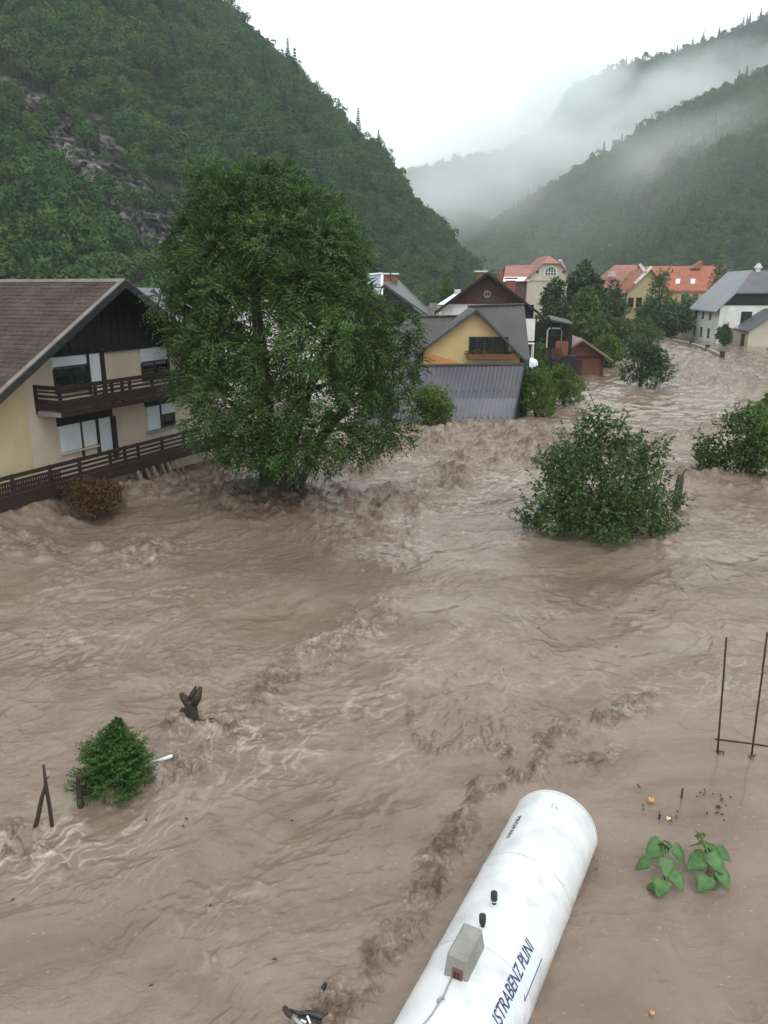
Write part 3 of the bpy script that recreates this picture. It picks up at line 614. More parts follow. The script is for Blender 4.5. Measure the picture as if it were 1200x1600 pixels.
def window(root, x0, x1, z0, z1, y, out=-1, bars=1, frame=m_frame, glass=m_glass, w=.07, d=.06, name='window'):
    """a window set on a wall that faces -y (local): frame proud, pane inside it, mullions"""
    f = MB(); yo = y - d
    f.box(x0, x1, yo, y - .002, z1 - w, z1).box(x0, x1, yo, y - .002, z0, z0 + w).box(x0, x0 + w, yo, y - .002, z0 + w, z1 - w).box(x1 - w, x1, yo, y - .002, z0 + w, z1 - w)
    for k in range(bars):
        c = x0 + (x1 - x0) * (k + 1) / (bars + 1); f.box(c - w * .4, c + w * .4, yo + .005, y - .002, z0 + w, z1 - w)
    o = f.build(name, frame, root)
    MB().box(x0 + w * .5, x1 - w * .5, y - d * .4, y - .004, z0 + w * .5, z1 - w * .5).build('pane', glass, o)
    return o
def tile_rows(name, P0, U, V, nu, nv, thick, mat, parent, rr, skip=None, gap=.015, jit=.012, sub='stuff'):
    """overlapping roof tiles: P0 eave corner, U along eave, V up the slope (vectors spanning the roof)"""
    P0, U, V = map(lambda q: np.array(q, float), (P0, U, V)); N = np.cross(U, V); N /= np.linalg.norm(N)
    if N[2] < 0: N = -N
    du, dv = U / nu, V / nv; vs, fs = [], []
    for j in range(nv):
        off = .5 if j % 2 else 0.0
        for i in range(-1 if off else 0, nu):
            a0 = max(i + off, 0) + gap; a1 = min(i + off + 1, nu) - gap
            if a1 - a0 < .1: continue
            h = rr.normal(0, jit * .5); b0 = j - .12 + rr.normal(0, .02); b1 = j + 1.05
            o = len(vs)
            lo = P0 + dv * b0; hi = P0 + dv * b1
            for base, t0, t1 in ((lo, thick * .9 + h, thick * 2.1 + h), (hi, 0.0, thick * .9)):
                vs += [base + du * a0 + N * t0, base + du * a1 + N * t0, base + du * a1 + N * t1, base + du * a0 + N * t1]
            fs += [(o+3, o+2, o+6, o+7), (o, o+1, o+2, o+3), (o, o+3, o+7, o+4), (o+1, o+5, o+6, o+2)]
    ob = np_mesh(name, np.array(vs), np.array(fs), mat, parent=parent); ob['kind'] = sub
    return ob
rr = np.random.default_rng(21)

# ---------------------------------------------------------------- brown-roofed house on the left
HY = math.radians(65.2)
house = thing('chalet_house', 'large cream and yellow house with brown tiled roof, dark gable and two long wooden balconies', 'house', (-11.52, 27.06, 0), HY)
UR, ZR, SL = 3.9, 8.25, .585           # ridge position along the facade, ridge height, roof slope
UL, UR2 = -3.1, 10.9                   # eaves
DEP = 14.5
wl0, wl1, yw = -2.35, 10.15, 1.26      # walls
def zr(u): return ZR - SL * abs(u - UR)
b = MB(); b.poly([(wl0, yw, -1.2), (wl1, yw, -1.2), (wl1, yw, zr(wl1) - .25), (UR, yw, ZR - .25), (wl0, yw, zr(wl0) - .25)], (0, DEP - 2, 0)); b.build('wall', m_cream, house)
b = MB(); b.poly([(wl0 - .02, yw - .03, .9), (-.28, yw - .03, .9), (-.28, yw - .03, zr(-.28) - .27), (wl0 - .02, yw - .03, zr(wl0) - .27)], (0, .028, 0))
tag(b.build('painted_wall_panel', m_yellow, house), 'yellow painted strip of wall under the low eave')
MB().box(wl0 - .025, wl0 - .002, yw - .03, DEP - 1, -1, zr(wl0) - .3).build('side_wall_panel', m_yellow, house)
# dark vertical boarding in the gable
n = 44; du = (wl1 - 1.0 + .0) ; g0, g1 = .12, 7.68
gl, gr = UR - (ZR - .3 - 5.68) / SL, UR + (ZR - .3 - 5.68) / SL
for i in range(36):
    a = gl + (gr - gl) * i / 36; c = gl + (gr - gl) * (i + 1) / 36; pr = .03 + .012 * (i % 2)
    za, zc = zr(a) - .28, zr(c) - .28; lo = 5.66 + rr.normal(0, .01)
    pts = [(a + .006, yw - .05 - pr, lo), (c - .006, yw - .05 - pr, lo), (c - .006, yw - .05 - pr, max(zc, lo + .02)), (a + .006, yw - .05 - pr, max(za, lo + .02))]
    if a < UR < c: pts.insert(3, (UR, yw - .05 - pr, ZR - .28))
    MB().poly(pts, (0, .045, 0)).build('board', m_dark_wood, house)
MB().box(gl - .2, gr + .2, yw - .1, yw - .002, 5.56, 5.66).build('gable_beam', m_dark_wood, house)
# roof
for sgn, nm in ((-1, 'left'), (1, 'right')):
    ue = UL if sgn < 0 else UR2
    b = MB(); b.poly([(UR, .02, ZR - .02), (ue, .02, zr(ue) - .02), (ue, .02, zr(ue) - .2), (UR, .02, ZR - .2)], (0, DEP, 0)); b.build('roof', m_dark_wood, house)
    b = MB(); b.poly([(UR, -.03, ZR + .05), (ue, -.03, zr(ue) + .05), (ue, -.03, zr(ue) - .24), (UR, -.03, ZR - .24)], (0, .045, 0)); b.build('verge_board', m_gutter, house)
    b = MB(); b.poly([(UR, -.05, ZR + .1), (ue, -.05, zr(ue) + .1), (ue, -.05, zr(ue) + .045), (UR, -.05, ZR + .045)], (0, .22, 0)); b.build('verge_flashing', m_tile_wet, house)
tl = tile_rows('roof_tiles', (UL, DEP, zr(UL) - .01), (0, -DEP + .16, 0), (UR - UL, 0, ZR - zr(UL)), 46, 30, .022, m_tile_brown, house, rr)
tile_rows('roof_tiles', (UR2, .16, zr(UR2) - .01), (0, DEP - .16, 0), (UR - UR2, 0, ZR - zr(UR2)), 46, 30, .022, m_tile_brown, house, rr)
for k in range(30):
    y0 = .1 + k * .48; MB().poly([(UR - .13, y0, ZR - .02), (UR, y0, ZR + .1), (UR + .13, y0, ZR - .02)], (0, .5, 0)).build('ridge_tile', m_tile_wet, house)
for u in (1.0, 6.9): MB().box(u - .09, u + .09, .06, yw, zr(u) - .5, zr(u) - .26).build('purlin', m_dark_wood, house)
MB().tube([(UL - .06, .0, zr(UL) - .02), (UL - .06, DEP, zr(UL) - .02)], .08, 8).build('gutter', m_gutter, house)
MB().tube([(wl0 - .12, yw - .2, zr(wl0) - .4), (wl0 - .12, yw - .2, .2)], .06, 8).build('downpipe', m_gutter, house)
ch = MB().box(3.0, 3.75, 8.6, 10.2, 6.9, 8.72).build('chimney', m_concrete, house)
MB().box(2.9, 3.85, 8.5, 10.3, 8.86, 8.95).build('chimney_cap', m_concrete, ch)
for (x, y) in ((3.0, 8.6), (3.6, 8.6), (3.0, 10.05), (3.6, 10.05), (3.0, 9.3), (3.6, 9.3)): MB().box(x, x + .15, y, y + .15, 8.72, 8.86).build('cap_block', m_concrete, ch)
ch = MB().box(4.1, 4.9, 12.6, 13.4, 7.2, 8.78).build('chimney', m_brick, house); tag(ch, 'red brick chimney on the ridge'); MB().box(4.03, 4.97, 12.53, 13.47, 8.78, 8.86).build('chimney_cap', m_brick, ch)
# shuttered windows, upper floor
def shutter(x0, x1, z0, z1, y, parent=house, slats=None):
    o = MB().box(x0, x1, y - .05, y - .006, z0, z1).build('roller_shutter', m_shutter, parent)
    n = slats or int((z1 - z0) / .1); b = MB()
    for k in range(n): b.box(x0 + .01, x1 - .01, y - .056, y - .0505, z0 + (z1 - z0) * (k + .12) / n, z0 + (z1 - z0) * (k + .88) / n)
    q = b.build('slats', m_shutter, o); q['kind'] = 'stuff'
    return o
window(house, 1.1, 2.74, 4.2, 5.2, yw); shutter(1.08, 2.76, 5.12, 5.66, yw)
shutter(2.86, 3.42, 4.0, 5.63, yw - .01); MB().box(2.74, 2.86, yw - .09, yw - .001, 4.0, 5.66).build('door_frame', m_frame, house)
MB().box(3.42, 3.62, yw - .12, yw - .001, 3.8, 5.56).build('post', m_brown_wood, house)
window(house, 5.75, 7.42, 4.2, 5.02, yw); shutter(5.74, 7.40, 4.95, 5.62, yw); MB().box(7.42, 7.5, yw - .07, yw - .001, 4.2, 5.64).build('shutter_rail', m_frame, house)
window(house, 8.3, 9.3, 4.2, 5.4, yw)
# lower floor
MB().box(1.0, 3.78, yw - .09, yw - .001, 3.02, 3.42).build('lintel', m_dark_wood, house)
for a, c, zb in ((1.08, 2.06, 2.02), (2.14, 2.86, 2.04), (3.0, 3.66, 1.6)): shutter(a, c, zb, 3.02, yw)
for a, c in ((2.06, 2.14), (2.86, 3.0)): MB().box(a, c, yw - .08, yw - .001, 1.6, 3.02).build('shutter_rail', m_frame, house)
MB().box(3.68, 3.9, yw - .13, yw - .001, 1.3, 3.0).build('post', m_brown_wood, house)
MB().box(1.0, 2.9, yw - .14, yw - .001, 1.94, 2.0).build('window_sill', m_cream, house)
MB().box(5.76, 7.68, yw - .09, yw - .001, 3.1, 3.45).build('lintel', m_dark_wood, house)
shutter(5.84, 6.62, 2.07, 3.1, yw); MB().box(6.62, 6.72, yw - .08, yw - .001, 2.05, 3.1).build('shutter_rail', m_frame, house)
window(house, 6.74, 7.6, 2.08, 2.65, yw, bars=0); shutter(6.74, 7.6, 2.62, 3.1, yw)
MB().box(5.76, 7.7, yw - .14, yw - .001, 1.98, 2.05).build('window_sill', m_concrete, house)
window(house, -2.3, -1.75, 3.5, 4.35, yw - .03, bars=0); MB().box(-2.35, -1.7, yw - .12, yw - .032, 3.42, 3.49).build('window_sill', m_yellow, house)
# balconies: every board and post a piece
def balcony(u0, u1, ztop, boards, posts, left_end, floor_z, floor_t):
    for (za, zb) in boards: MB().box(u0, u1, -.02, .025, ztop - zb, ztop - za).build('balcony_board', m_brown_wood, house)
    for u in posts: MB().box(u - .05, u + .05, .027, .11, floor_z - .12, ztop - .01).build('balcony_post', m_brown_wood, house)
    MB().box(u0 - .02, u1, .02, yw - .003, floor_z - floor_t, floor_z).build('balcony_floor', m_concrete, house)
    MB().box(u0 - .03, u1, -.03, .018, floor_z - floor_t, floor_z + .02).build('floor_board', m_brown_wood, house)
    if left_end:
        for (za, zb) in boards: MB().box(u0 - .025, u0 + .02, .03, yw - .003, ztop - zb, ztop - za).build('balcony_board', m_brown_wood, house)
        MB().box(u0 - .03, u0 + .06, yw - .1, yw - .004, floor_z - .1, ztop).build('balcony_post', m_brown_wood, house)
BD = [(0, .15), (.19, .26), (.34, .43), (.50, .68), (.685, .88)]
balcony(.16, 9.9, 4.66, BD, (.22, 1.9, 2.75, 3.3, 3.72, 5.0, 6.6, 8.0, 9.5), True, 3.72, .16)
BD2 = [(0, .14), (.21, .30), (.38, .47), (.55, .68), (.70, .88)]
balcony(-5.2, 10.2, 2.0, BD2, (-4.6, -3.4, -2.2, -.6, .75, 2.3, 3.1, 3.85, 5.3, 6.7, 8.2, 9.8), False, 1.1, .22)
sp = MB()
for za, zb in ((.30, .38), (.47, .55)):
    for k in range(46): sp.box(-5.0 + k * .105, -5.0 + k * .105 + .055, -.015, .02, 2.0 - zb - .003, 2.0 - za + .003)
q = sp.build('lattice_blocks', m_brown_wood, house); q['kind'] = 'stuff'
# terrace wall and piers under the balcony, with water pouring off the slab
MB().box(-5.2, 4.2, .25, 1.2, -1.2, .87).build('terrace_wall', m_concrete, house)
for u in (4.6, 5.25, 5.75, 9.6): MB().box(u, u + .28, .25, .6, -1.2, .87).build('terrace_pier', m_concrete, house)
m_fall = surf('falling_muddy_water', (.10, .070, .050), (.22, .165, .125), scale=5, stretch=(3, 3, .4), rough=.35, bump=.6)
fw_ = thing('falling_water', 'muddy water pouring in strips off the terrace beneath the lower balcony', 'water', (-11.52, 27.06, 0), HY); fw_['kind'] = 'stuff'
for k, (u, w) in enumerate(((3.6, .5), (4.1, .35), (4.5, .55), (5.05, .3), (5.4, .4), (5.85, .25), (6.2, .2))):
    b = MB(); b.tube([(u, .16, .92), (u + .02, -.02, .86), (u + .05, -.14, .5), (u + .08, -.2, -.1)], [.02, w * .16, w * .22, w * .34], 7); b.build('strand', m_fall, fw_, smooth=True)

# ---------------------------------------------------------------- generic gabled house (ridge along local y, gable faces -y)
def gabled(root, w, d, z0, eave, ridge, wall, roof, over=.5, over_g=.5, t=.16, trim=None, roof_name='roof', gable_mat=None, gable_from=None):
    hw = w / 2; s = (ridge - eave) / hw
    b = MB(); b.poly([(-hw, 0, z0), (hw, 0, z0), (hw, 0, eave), (0, 0, ridge - .1), (-hw, 0, eave)], (0, d, 0)); b.build('wall', wall, root)
    for sg in (-1, 1):
        e = sg * (hw + over); ze = ridge - s * (hw + over)
        b = MB(); b.poly([(0, -over_g, ridge + t * .6), (e, -over_g, ze + t * .6), (e, -over_g, ze - t * .4), (0, -over_g, ridge - t * .4)], (0, d + over_g * 2, 0)); b.build(roof_name, roof, root)
        b = MB(); b.poly([(0, -over_g - .04, ridge + t * .7), (e, -over_g - .04, ze + t * .7), (e, -over_g - .04, ze - t * .9), (0, -over_g - .04, ridge - t * .9)], (0, .038, 0)); b.build('verge_board', trim or m_dark_wood, root)
    if gable_mat:
        zf = gable_from if gable_from is not None else eave; xg = hw * (ridge - zf) / (ridge - eave) if zf >= eave else hw
        b = MB(); b.poly([(-xg + .02, -.08, zf), (xg - .02, -.08, zf), (0, -.08, ridge - .14)], (0, .078, 0)); b.build('gable_cladding', gable_mat, root)
    return s
def corrugated(name, TL, TR, BL, BR, nc, mat, parent=None, amp=.02, nv=1, push=0.0):
    """profiled metal sheet: nc trapezoidal ribs running from the top edge to the bottom edge"""
    TL, TR, BL, BR = [np.array(q, float) for q in (TL, TR, BL, BR)]
    N = np.cross(TR - TL, BL - TL); N /= np.linalg.norm(N); N = N if N[2] > 0 else -N
    us, hs = [], []
    for k in range(nc):
        for t, h in ((0, 0), (.18, 1), (.48, 1), (.66, 0)): us.append((k + t) / nc); hs.append(h)
    us.append(1); hs.append(0); us = np.array(us); hs = np.array(hs) * amp + push
    top = TL + (TR - TL) * us[:, None] + N * hs[:, None]; bot = BL + (BR - BL) * us[:, None] + N * hs[:, None]
    V = np.concatenate([top, bot]); n = len(us); i = np.arange(n - 1)
    Fq = np.stack([i, i + 1, i + 1 + n, i + n], 1)
    return np_mesh(name, V, Fq, mat, parent=parent)
def roof_sheets(root, TL, TR, BL, BR, nx, ny, ribs, mat, amp=.02, name='roof_sheet', jit=.006):
    TL, TR, BL, BR = [np.array(q, float) for q in (TL, TR, BL, BR)]
    def P(u, v): return (TL * (1 - u) + TR * u) * (1 - v) + (BL * (1 - u) + BR * u) * v
    for j in range(ny):
        for i in range(nx):
            u0, u1 = i / nx, (i + 1) / nx; v0 = max(j / ny - (.012 if j else 0), 0); v1 = (j + 1) / ny
            corrugated(name, P(u0, v0), P(u1, v0), P(u0, v1), P(u1, v1), ribs, mat, root, amp, push=.012 * (ny - 1 - j) + abs(rr.normal(0, jit)))

m_sheet = surf('grey_profiled_metal', (.045, .044, .056), (.068, .066, .080), scale=.6, rough=.38, metal=.0, spec=.5, stain=(.10, .09, .09), stain_scale=.9, stain_amt=.5)
m_sheet2 = surf('grey_brown_profiled_metal', (.050, .045, .045), (.075, .069, .069), scale=.7, rough=.45, spec=.45)
m_slate = surf('dark_slate_sheet', (.035, .036, .042), (.065, .066, .074), scale=1.2, rough=.45)
m_apricot = surf('apricot_plaster', (.50, .37, .18), (.56, .42, .22), scale=.9, rough=.9, stain=(.42, .27, .11), stain_scale=.8, stain_amt=.3)
m_orange = surf('orange_plaster', (.50, .23, .075), (.55, .27, .10), scale=.9, rough=.9)
m_red_wood = surf('red_brown_wood', (.13, .042, .03), (.20, .075, .05), scale=3, stretch=(6, 6, .6), rough=.7)

# yellow gabled house with grey profiled roofs
YB = 50.0
gx = at_y(741, 560, YB)[0]
yel = thing('yellow_house', 'half drowned yellow gabled house with grey profiled metal roofs', 'house', (gx, YB, 0))
zap = at_y(741, 483, YB - .5)[2]                                        # ridge height of the front gable
def L(p): return np.array(p) - np.array([gx, YB, 0])
vl, vr = L(at_y(654, 551, YB - .5)), L(at_y(823, 564, YB - .5))         # verge ends
xl, xr = vl[0] + .35, vr[0] - .35
sl_l = (zap - vl[2]) / (-vl[0]); sl_r = (zap - vr[2]) / vr[0]
b = MB(); b.poly([(xl, 0, -1), (xr, 0, -1), (xr, 0, zap - sl_r * xr - .1), (0, 0, zap - .1), (xl, 0, zap + sl_l * xl - .1)], (0, 4.2, 0)); b.build('wall', m_apricot, yel)
p0, p1 = L(at_y(662, 549, YB)), L(at_y(716, 566, YB))
b = MB(); b.poly([(xl, -.03, p0[2]), (p0[0], -.03, p0[2]), (p1[0], -.03, p1[2]), (p1[0], -.03, 1.0), (xl, -.03, 1.0)], (0, .028, 0)); tag(b.build('painted_wall_panel', m_orange, yel), 'orange painted wedge of wall')
for e, ze, sg in ((vl[0], vl[2], -1), (vr[0], vr[2], 1)):
    b = MB(); b.poly([(0, -.5, zap + .02), (e, -.5, ze + .02), (e, -.5, ze - .16), (0, -.5, zap - .16)], (0, .06, 0)); b.build('verge_board', m_slate, yel)
    b = MB(); b.poly([(0, -.44, zap - .06), (e, -.44, ze - .06), (e, -.44, ze - .14), (0, -.44, zap - .14)], (0, 4.4, 0)); b.build('roof_deck', m_dark_wood, yel)
    roof_sheets(yel, (0, -.46, zap), (0, 3.9, zap), (e, -.46, ze), (e, 3.9, ze), 3, 1, 8, m_sheet2, .018)
# window with flower box in the gable
wa, wb = L(at_y(733, 526, YB)), L(at_y(798, 553, YB))
w0 = window(yel, wa[0], wb[0] - .2, wb[2], wa[2], 0, bars=4, w=.08)
fb = MB().box(wa[0] - .1, wb[0] + .2, -.5, -.06, wb[2] - .28, wb[2] + .02).build('window_box', m_red_wood, yel)
# main roof behind: right slope towards us with the higher ridge, left slope with the lower ridge
YR = 54.0
ra, rb_ = L(at_y(731, 479, YR)), L(at_y(819, 476, YR)); ea, eb = L(at_y(731, 566, YB + .3)), L(at_y(822, 562, YB + .3))
roof_sheets(yel, ra, rb_, (ra[0], .3, ea[2]), (rb_[0] - .1, .3, eb[2]), 4, 1, 7, m_sheet2, .02)
MB().bar(ra + [0, 0, .05], rb_ + [0, 0, .05], .3, .08).build('ridge_cap', m_sheet2, yel)
la, lb = L(at_y(600, 496, YR)), L(at_y(735, 494, YR)); ka, kb = L(at_y(600, 566, YB + .3)), L(at_y(735, 566, YB + .3))
roof_sheets(yel, la, lb, (la[0], .3, ka[2]), (lb[0], .3, kb[2]), 6, 1, 7, m_sheet2, .02)
MB().bar(la + [0, 0, .05], lb + [0, 0, .05], .3, .08).build('ridge_cap', m_sheet2, yel)
q0, q1 = L(at_y(659, 506, YR - .6)), L(at_y(704, 506, YR - .6)); q2, q3 = L(at_y(657, 545, YR - 2.4)), L(at_y(700, 540, YR - 2.4))
roof_sheets(yel, q0 + [0, 0, .12], q1 + [0, 0, .12], q2 + [0, 0, .12], q3 + [0, 0, .12], 2, 1, 7, m_sheet2, .02)
b = MB(); b.poly([tuple(ra), tuple((ra[0], .3, ea[2])), tuple((ra[0], 7.6, ea[2]))], (.06, 0, 0)); b.build('gable_end', m_slate, yel)
b = MB(); b.poly([tuple(rb_ - [.12, 0, .05]), (rb_[0] - .12, .35, eb[2] - .05), (rb_[0] - .12, .35, -1), (rb_[0] - .12, 7.4, -1), (rb_[0] - .12, 7.4, eb[2] - .05)], (-.2, 0, 0)); b.build('end_wall', m_slate, yel)
bk = L(at_y(735, 476, YR)); MB().poly([tuple(la - [0, 0, .02]), tuple(lb - [0, 0, .02]), (lb[0], 7.6, ka[2]), (la[0], 7.6, ka[2])], (0, 0, -.1)).build('rear_roof', m_sheet2, yel)
MB().poly([tuple(ra - [0, 0, .02]), tuple(rb_ - [0, 0, .02]), (rb_[0], 7.6, ka[2]), (ra[0], 7.6, ka[2])], (0, 0, -.1)).build('rear_roof', m_sheet2, yel)
# geraniums in the window box
m_ger = leaf_mat('geranium_leaves', (.02, .05, .015), (.06, .12, .03), scale=3); m_gerf = leaf_mat('geranium_flowers', (.35, .03, .02), (.5, .08, .05), scale=3)
C = np.stack([np.linspace(wa[0], wb[0], 9), np.full(9, -.3), np.full(9, wb[2] + .1)], 1)
g = leaf_crown('geraniums', C, np.tile([[.25, .2, .16]], (9, 1)), 420, .13, .11, m_ger, yel, shell=.2); g['kind'] = 'stuff'
g = leaf_crown('geranium_flowers', C + [0, -.05, .02], np.tile([[.25, .2, .14]], (9, 1)), 90, .09, .09, m_gerf, yel, shell=.8); g['kind'] = 'stuff'

# drowned lean-to roof in front of it: its own building, sheets in two rows
TR = at_y(818, 570, 49.4); TL = at_y(588, 573, 49.4); BR = at_y(797, 676, 45.2); BL = BR - (TR - TL) * .97
shed = thing('lean_to_shed', 'drowned lean-to under a steep grey profiled metal roof, in front of the yellow house', 'shed', (TR[0], TR[1], 0))
off = np.array([TR[0], TR[1], 0])
m_sheet_wet_sheen = surf('wet_sheen_profiled_metal', (.075, .073, .090), (.110, .107, .126), scale=.6, rough=.25, spec=.6, stain=(.13, .12, .115), stain_scale=.9, stain_amt=.5)  # wetter lower row: its reflected sheen is also put into a lighter colour
for j, mm in ((0, m_sheet), (1, m_sheet_wet_sheen)):
    P_ = lambda a, b, v: (a * (1 - v) + b * v) - off
    v0, v1 = (0, .5) if j == 0 else (.492, 1)
    roof_sheets(shed, P_(TL, BL, v0) + [0, 0, .02 * (1 - j)], P_(TR, BR, v0) + [0, 0, .02 * (1 - j)], P_(TL, BL, v1) + [0, 0, .02 * (1 - j)], P_(TR, BR, v1) + [0, 0, .02 * (1 - j)], 9, 1, 4, mm, .028, jit=.004)
MB().bar(TL - off + [0, .05, .06], TR - off + [.1, .05, .06], .36, .1).build('ridge_cap', m_sheet, shed)
b = MB(); dn = np.array([0, 0, -.12]); b.poly([tuple(TR - off + dn), tuple(BR - off + dn), (BR[0] - off[0], BR[1] - off[1], -1.2), (0, 0.0, -1.2)], (-.08, 0, 0)); b.build('side_wall', m_dark_wood, shed)
b = MB(); b.bar(TR - off + [.03, 0, -.06], BR - off + [.03, 0, -.06], .08, .22); b.build('verge_board', m_slate, shed)
vs = MB()
for r_, vv in ((0, .40), (1, .79)):
    for k in range(14):
        u = .42 + k * .0415; p = (TL * (1 - u) + TR * u) * (1 - vv) + (BL * (1 - u) + BR * u) * vv - off
        vs.box(p[0] - .02, p[0] + .02, p[1] - .08, p[1] + .08, p[2] + .0, p[2] + .09)
q = vs.build('snow_stops', m_slate, shed); q['kind'] = 'stuff'

# ---------------------------------------------------------------- dark brown gabled house behind
YD = 70.0
dx = at_y(762, 440, YD)[0]; dk = thing('brown_chalet', 'dark brown boarded gable of a chalet rising behind the yellow house', 'house', (dx, YD, 0), -.15)
zr_ = at_y(762, 427, YD)[2]; el = at_y(680, 489, YD)
hw = dx - el[0] - .55; ez = zr_ - (zr_ - el[2]) * hw / (hw + .55)
m_chalet = surf('chalet_boards', (.030, .014, .012), (.075, .036, .028), scale=3, stretch=(5, 5, .5), rough=.75, bump=.3)
gabled(dk, hw * 2, 10, -.5, ez, zr_, m_white, m_slate, over=.55, over_g=.9, gable_mat=m_chalet, gable_from=ez + .35)
for i in range(22):
    a = -hw + 2 * hw * i / 22; c = a + 2 * hw / 22; zt = lambda x: zr_ - (zr_ - ez) * abs(x) / hw - .16
    lo = ez + .36
    if max(zt(a), zt(c)) < lo + .1: continue
    pts = [(a + .02, -.14, lo), (c - .02, -.14, lo), (c - .02, -.14, max(zt(c), lo)), (a + .02, -.14, max(zt(a), lo))]
    MB().poly(pts, (0, .05, 0)).build('board', m_chalet, dk)
b = MB()
for k in range(8):
    t = math.pi * 2 * k / 8; b.bar((math.cos(t) * .28, -.2, zr_ - 1.75 + math.sin(t) * .28), (math.cos(t + .78) * .28, -.2, zr_ - 1.75 + math.sin(t + .78) * .28), .06, .1)
b.box(-.03, .03, -.2, -.16, zr_ - 2.05, zr_ - 1.45); b.build('gable_ornament', m_concrete, dk)
def LD(px, py, Y=YD - .05): q = at_y(px, py, Y); return q[0] - dx, q[2]
x0, z1 = LD(706, 479); x1, z0 = LD(722, 497); window(dk, x0, x1, z0, z1, 0, bars=0, frame=m_white, glass=m_shutter, w=.12, name='shuttered_window')
x0, z1 = LD(738, 476); x1, z0 = LD(790, 480); MB().box(x0, x1, -1.0, -.16, z0, z1).build('balcony_rail', m_white, dk)
x0, z1 = LD(819, 497); x1, z0 = LD(833, 531); b = MB().box(x0, x1, -1.0, -.92, z0, z1); 
for k in range(5): b.box(x0 + (x1 - x0) * k / 5 + .02, x0 + (x1 - x0) * (k + 1) / 5 - .02, -1.03, -.995, z0, z1)
b.build('white_screen', m_white, dk)
# dark sheet painting the shaded opening under the right eave, veranda
b = MB(); b.box(.9, hw + .1, -.12, -.005, -.5, ez + .3); b.build('dark_opening_sheet', m_dark_wood, dk)
x0, z1 = LD(852, 499, YD + 2); x1, z0 = LD(884, 500, YD + 2)
ver = MB(); ver.poly([(x0, .4, z1 + .1), (x1, .4, z1 - .25), (x1, 4.5, z1 - .1), (x0, 4.5, z1 + .35)], (0, 0, -.12)); vo = ver.build('veranda_roof', surf('mossy_roof_felt', (.05, .065, .06), (.09, .11, .10), scale=2), dk)
for x in (x0 + .1, (x0 + x1) / 2, x1 - .1): MB().box(x - .06, x + .06, .5, .62, -.5, z1 - .25).build('veranda_post', m_dark_wood, dk)
MB().box(hw - .2, x1 + .3, 3.2, 3.3, -.5, z1 - .3).build('veranda_wall', m_dark_wood, dk)  # dark wood colour stands in for the shaded veranda interior
MB().box(hw - 2.2, x1 + .4, -.9, .3, -.8, 2.3).build('veranda_deck', m_dark_wood, dk)
for k in range(9): xq = hw - 1.9 + k * .52; MB().box(xq, xq + .4, -.96, -.905, 2.0, 3.0).build('fence_board', m_chalet, dk)
window(dk, x0 + .3, x1 - .4, z1 - 1.5, z1 - .55, 3.2, bars=2)
MB().box(x0 + .5, x1 - .3, -.6, .1, 2.3, 3.5).build('red_cabinet', m_red_wood, dk)
for (px_, py0, py1, mat_, capm) in ((737, 423, 444, m_brick, m_white), (783, 434, 448, m_brick, m_slate)):
    A_ = at_y(px_, py0, YD + 6); wd = .42
    c_ = MB().box(A_[0] - dx - wd, A_[0] - dx + wd, 5.6, 6.5, at_y(px_, py1 + 12, YD + 6)[2], A_[2] - .25).build('chimney', mat_, dk)
    MB().box(A_[0] - dx - wd - .18, A_[0] - dx + wd + .18, 5.4, 6.7, A_[2] - .12, A_[2]).build('chimney_cap', capm, c_)
# white metal roof tucked against its left side
wr = thing('white_roofed_annex', 'low annex with bright white metal roof beside the brown chalet', 'annex', (at_y(700, 470, 82)[0], 82, 0))
def LW(px, py, Y=82): return at_y(px, py, Y) - np.array(wr.location)
m_wmetal = surf('white_sheet_metal', (.72, .74, .76), (.78, .80, .82), scale=1, rough=.35)
A_, B_, C_, D_ = LW(683, 476), LW(697, 476), LW(722, 457), LW(716, 456)
MB().poly([tuple(A_), tuple(B_), tuple(C_ + [0, 1.5, 0]), tuple(D_ + [0, 1.5, 0])], (0, .3, -.15)).build('roof', m_wmetal, wr)
MB().poly([tuple(A_ + [.2, .2, -.2]), tuple(C_ + [0, 1.0, -.2]), (C_[0], 1.0, -1), (A_[0] + .2, .2, -1)], (0, 4, 0)).build('wall', m_white, wr)
c_ = LW(677, 474); MB().box(c_[0] - .4, c_[0] + .4, -.5, .4, LW(677, 489)[2], c_[2]).build('chimney', m_concrete, wr); MB().box(LW(717, 453)[0] - .3, LW(717, 453)[0] + .3, 1.2, 1.8, LW(717, 460)[2], LW(717, 452)[2]).build('vent', m_white, wr)

# ---------------------------------------------------------------- dark slate roofs left of it, behind the big tree
YS = 78.0
sx = at_y(622, 440, YS)[0]; sh = thing('slate_roofed_house', 'house with dark slate roof sloping right and white capped chimneys, behind the big tree', 'house', (sx, YS, 0))
def LS(px, py, Y=YS): q = at_y(px, py, Y) - np.array([sx, YS, 0]); return q
a, b_, c, d = LS(597, 441, YS), LS(622, 438, YS + 7), LS(676, 492, YS + 7), LS(672, 494, YS)
m_slate2 = surf('blue_black_roof', (.045, .047, .056), (.075, .078, .09), scale=.8, rough=.4)
MB().poly([tuple(a), tuple(b_), tuple(c), tuple(d)], (0, 0, -.18)).build('roof', m_slate2, sh)
MB().poly([tuple(a + [0, .05, -.2]), tuple(d + [-.3, .05, -.2]), (d[0] - .3, .05, -1), (a[0] - 2.5, .05, -1), (a[0] - 2.5, .05, a[2] - 1.6)], (0, 6, 0)).build('wall', m_dark_wood, sh)
roof_sheets(sh, LS(575, 430, YS), LS(597, 430, YS), LS(570, 462, YS - 2.5), LS(596, 462, YS - 2.5), 2, 1, 5, surf('blue_grey_metal', (.22, .25, .29), (.30, .33, .37), scale=1, rough=.4), .03)
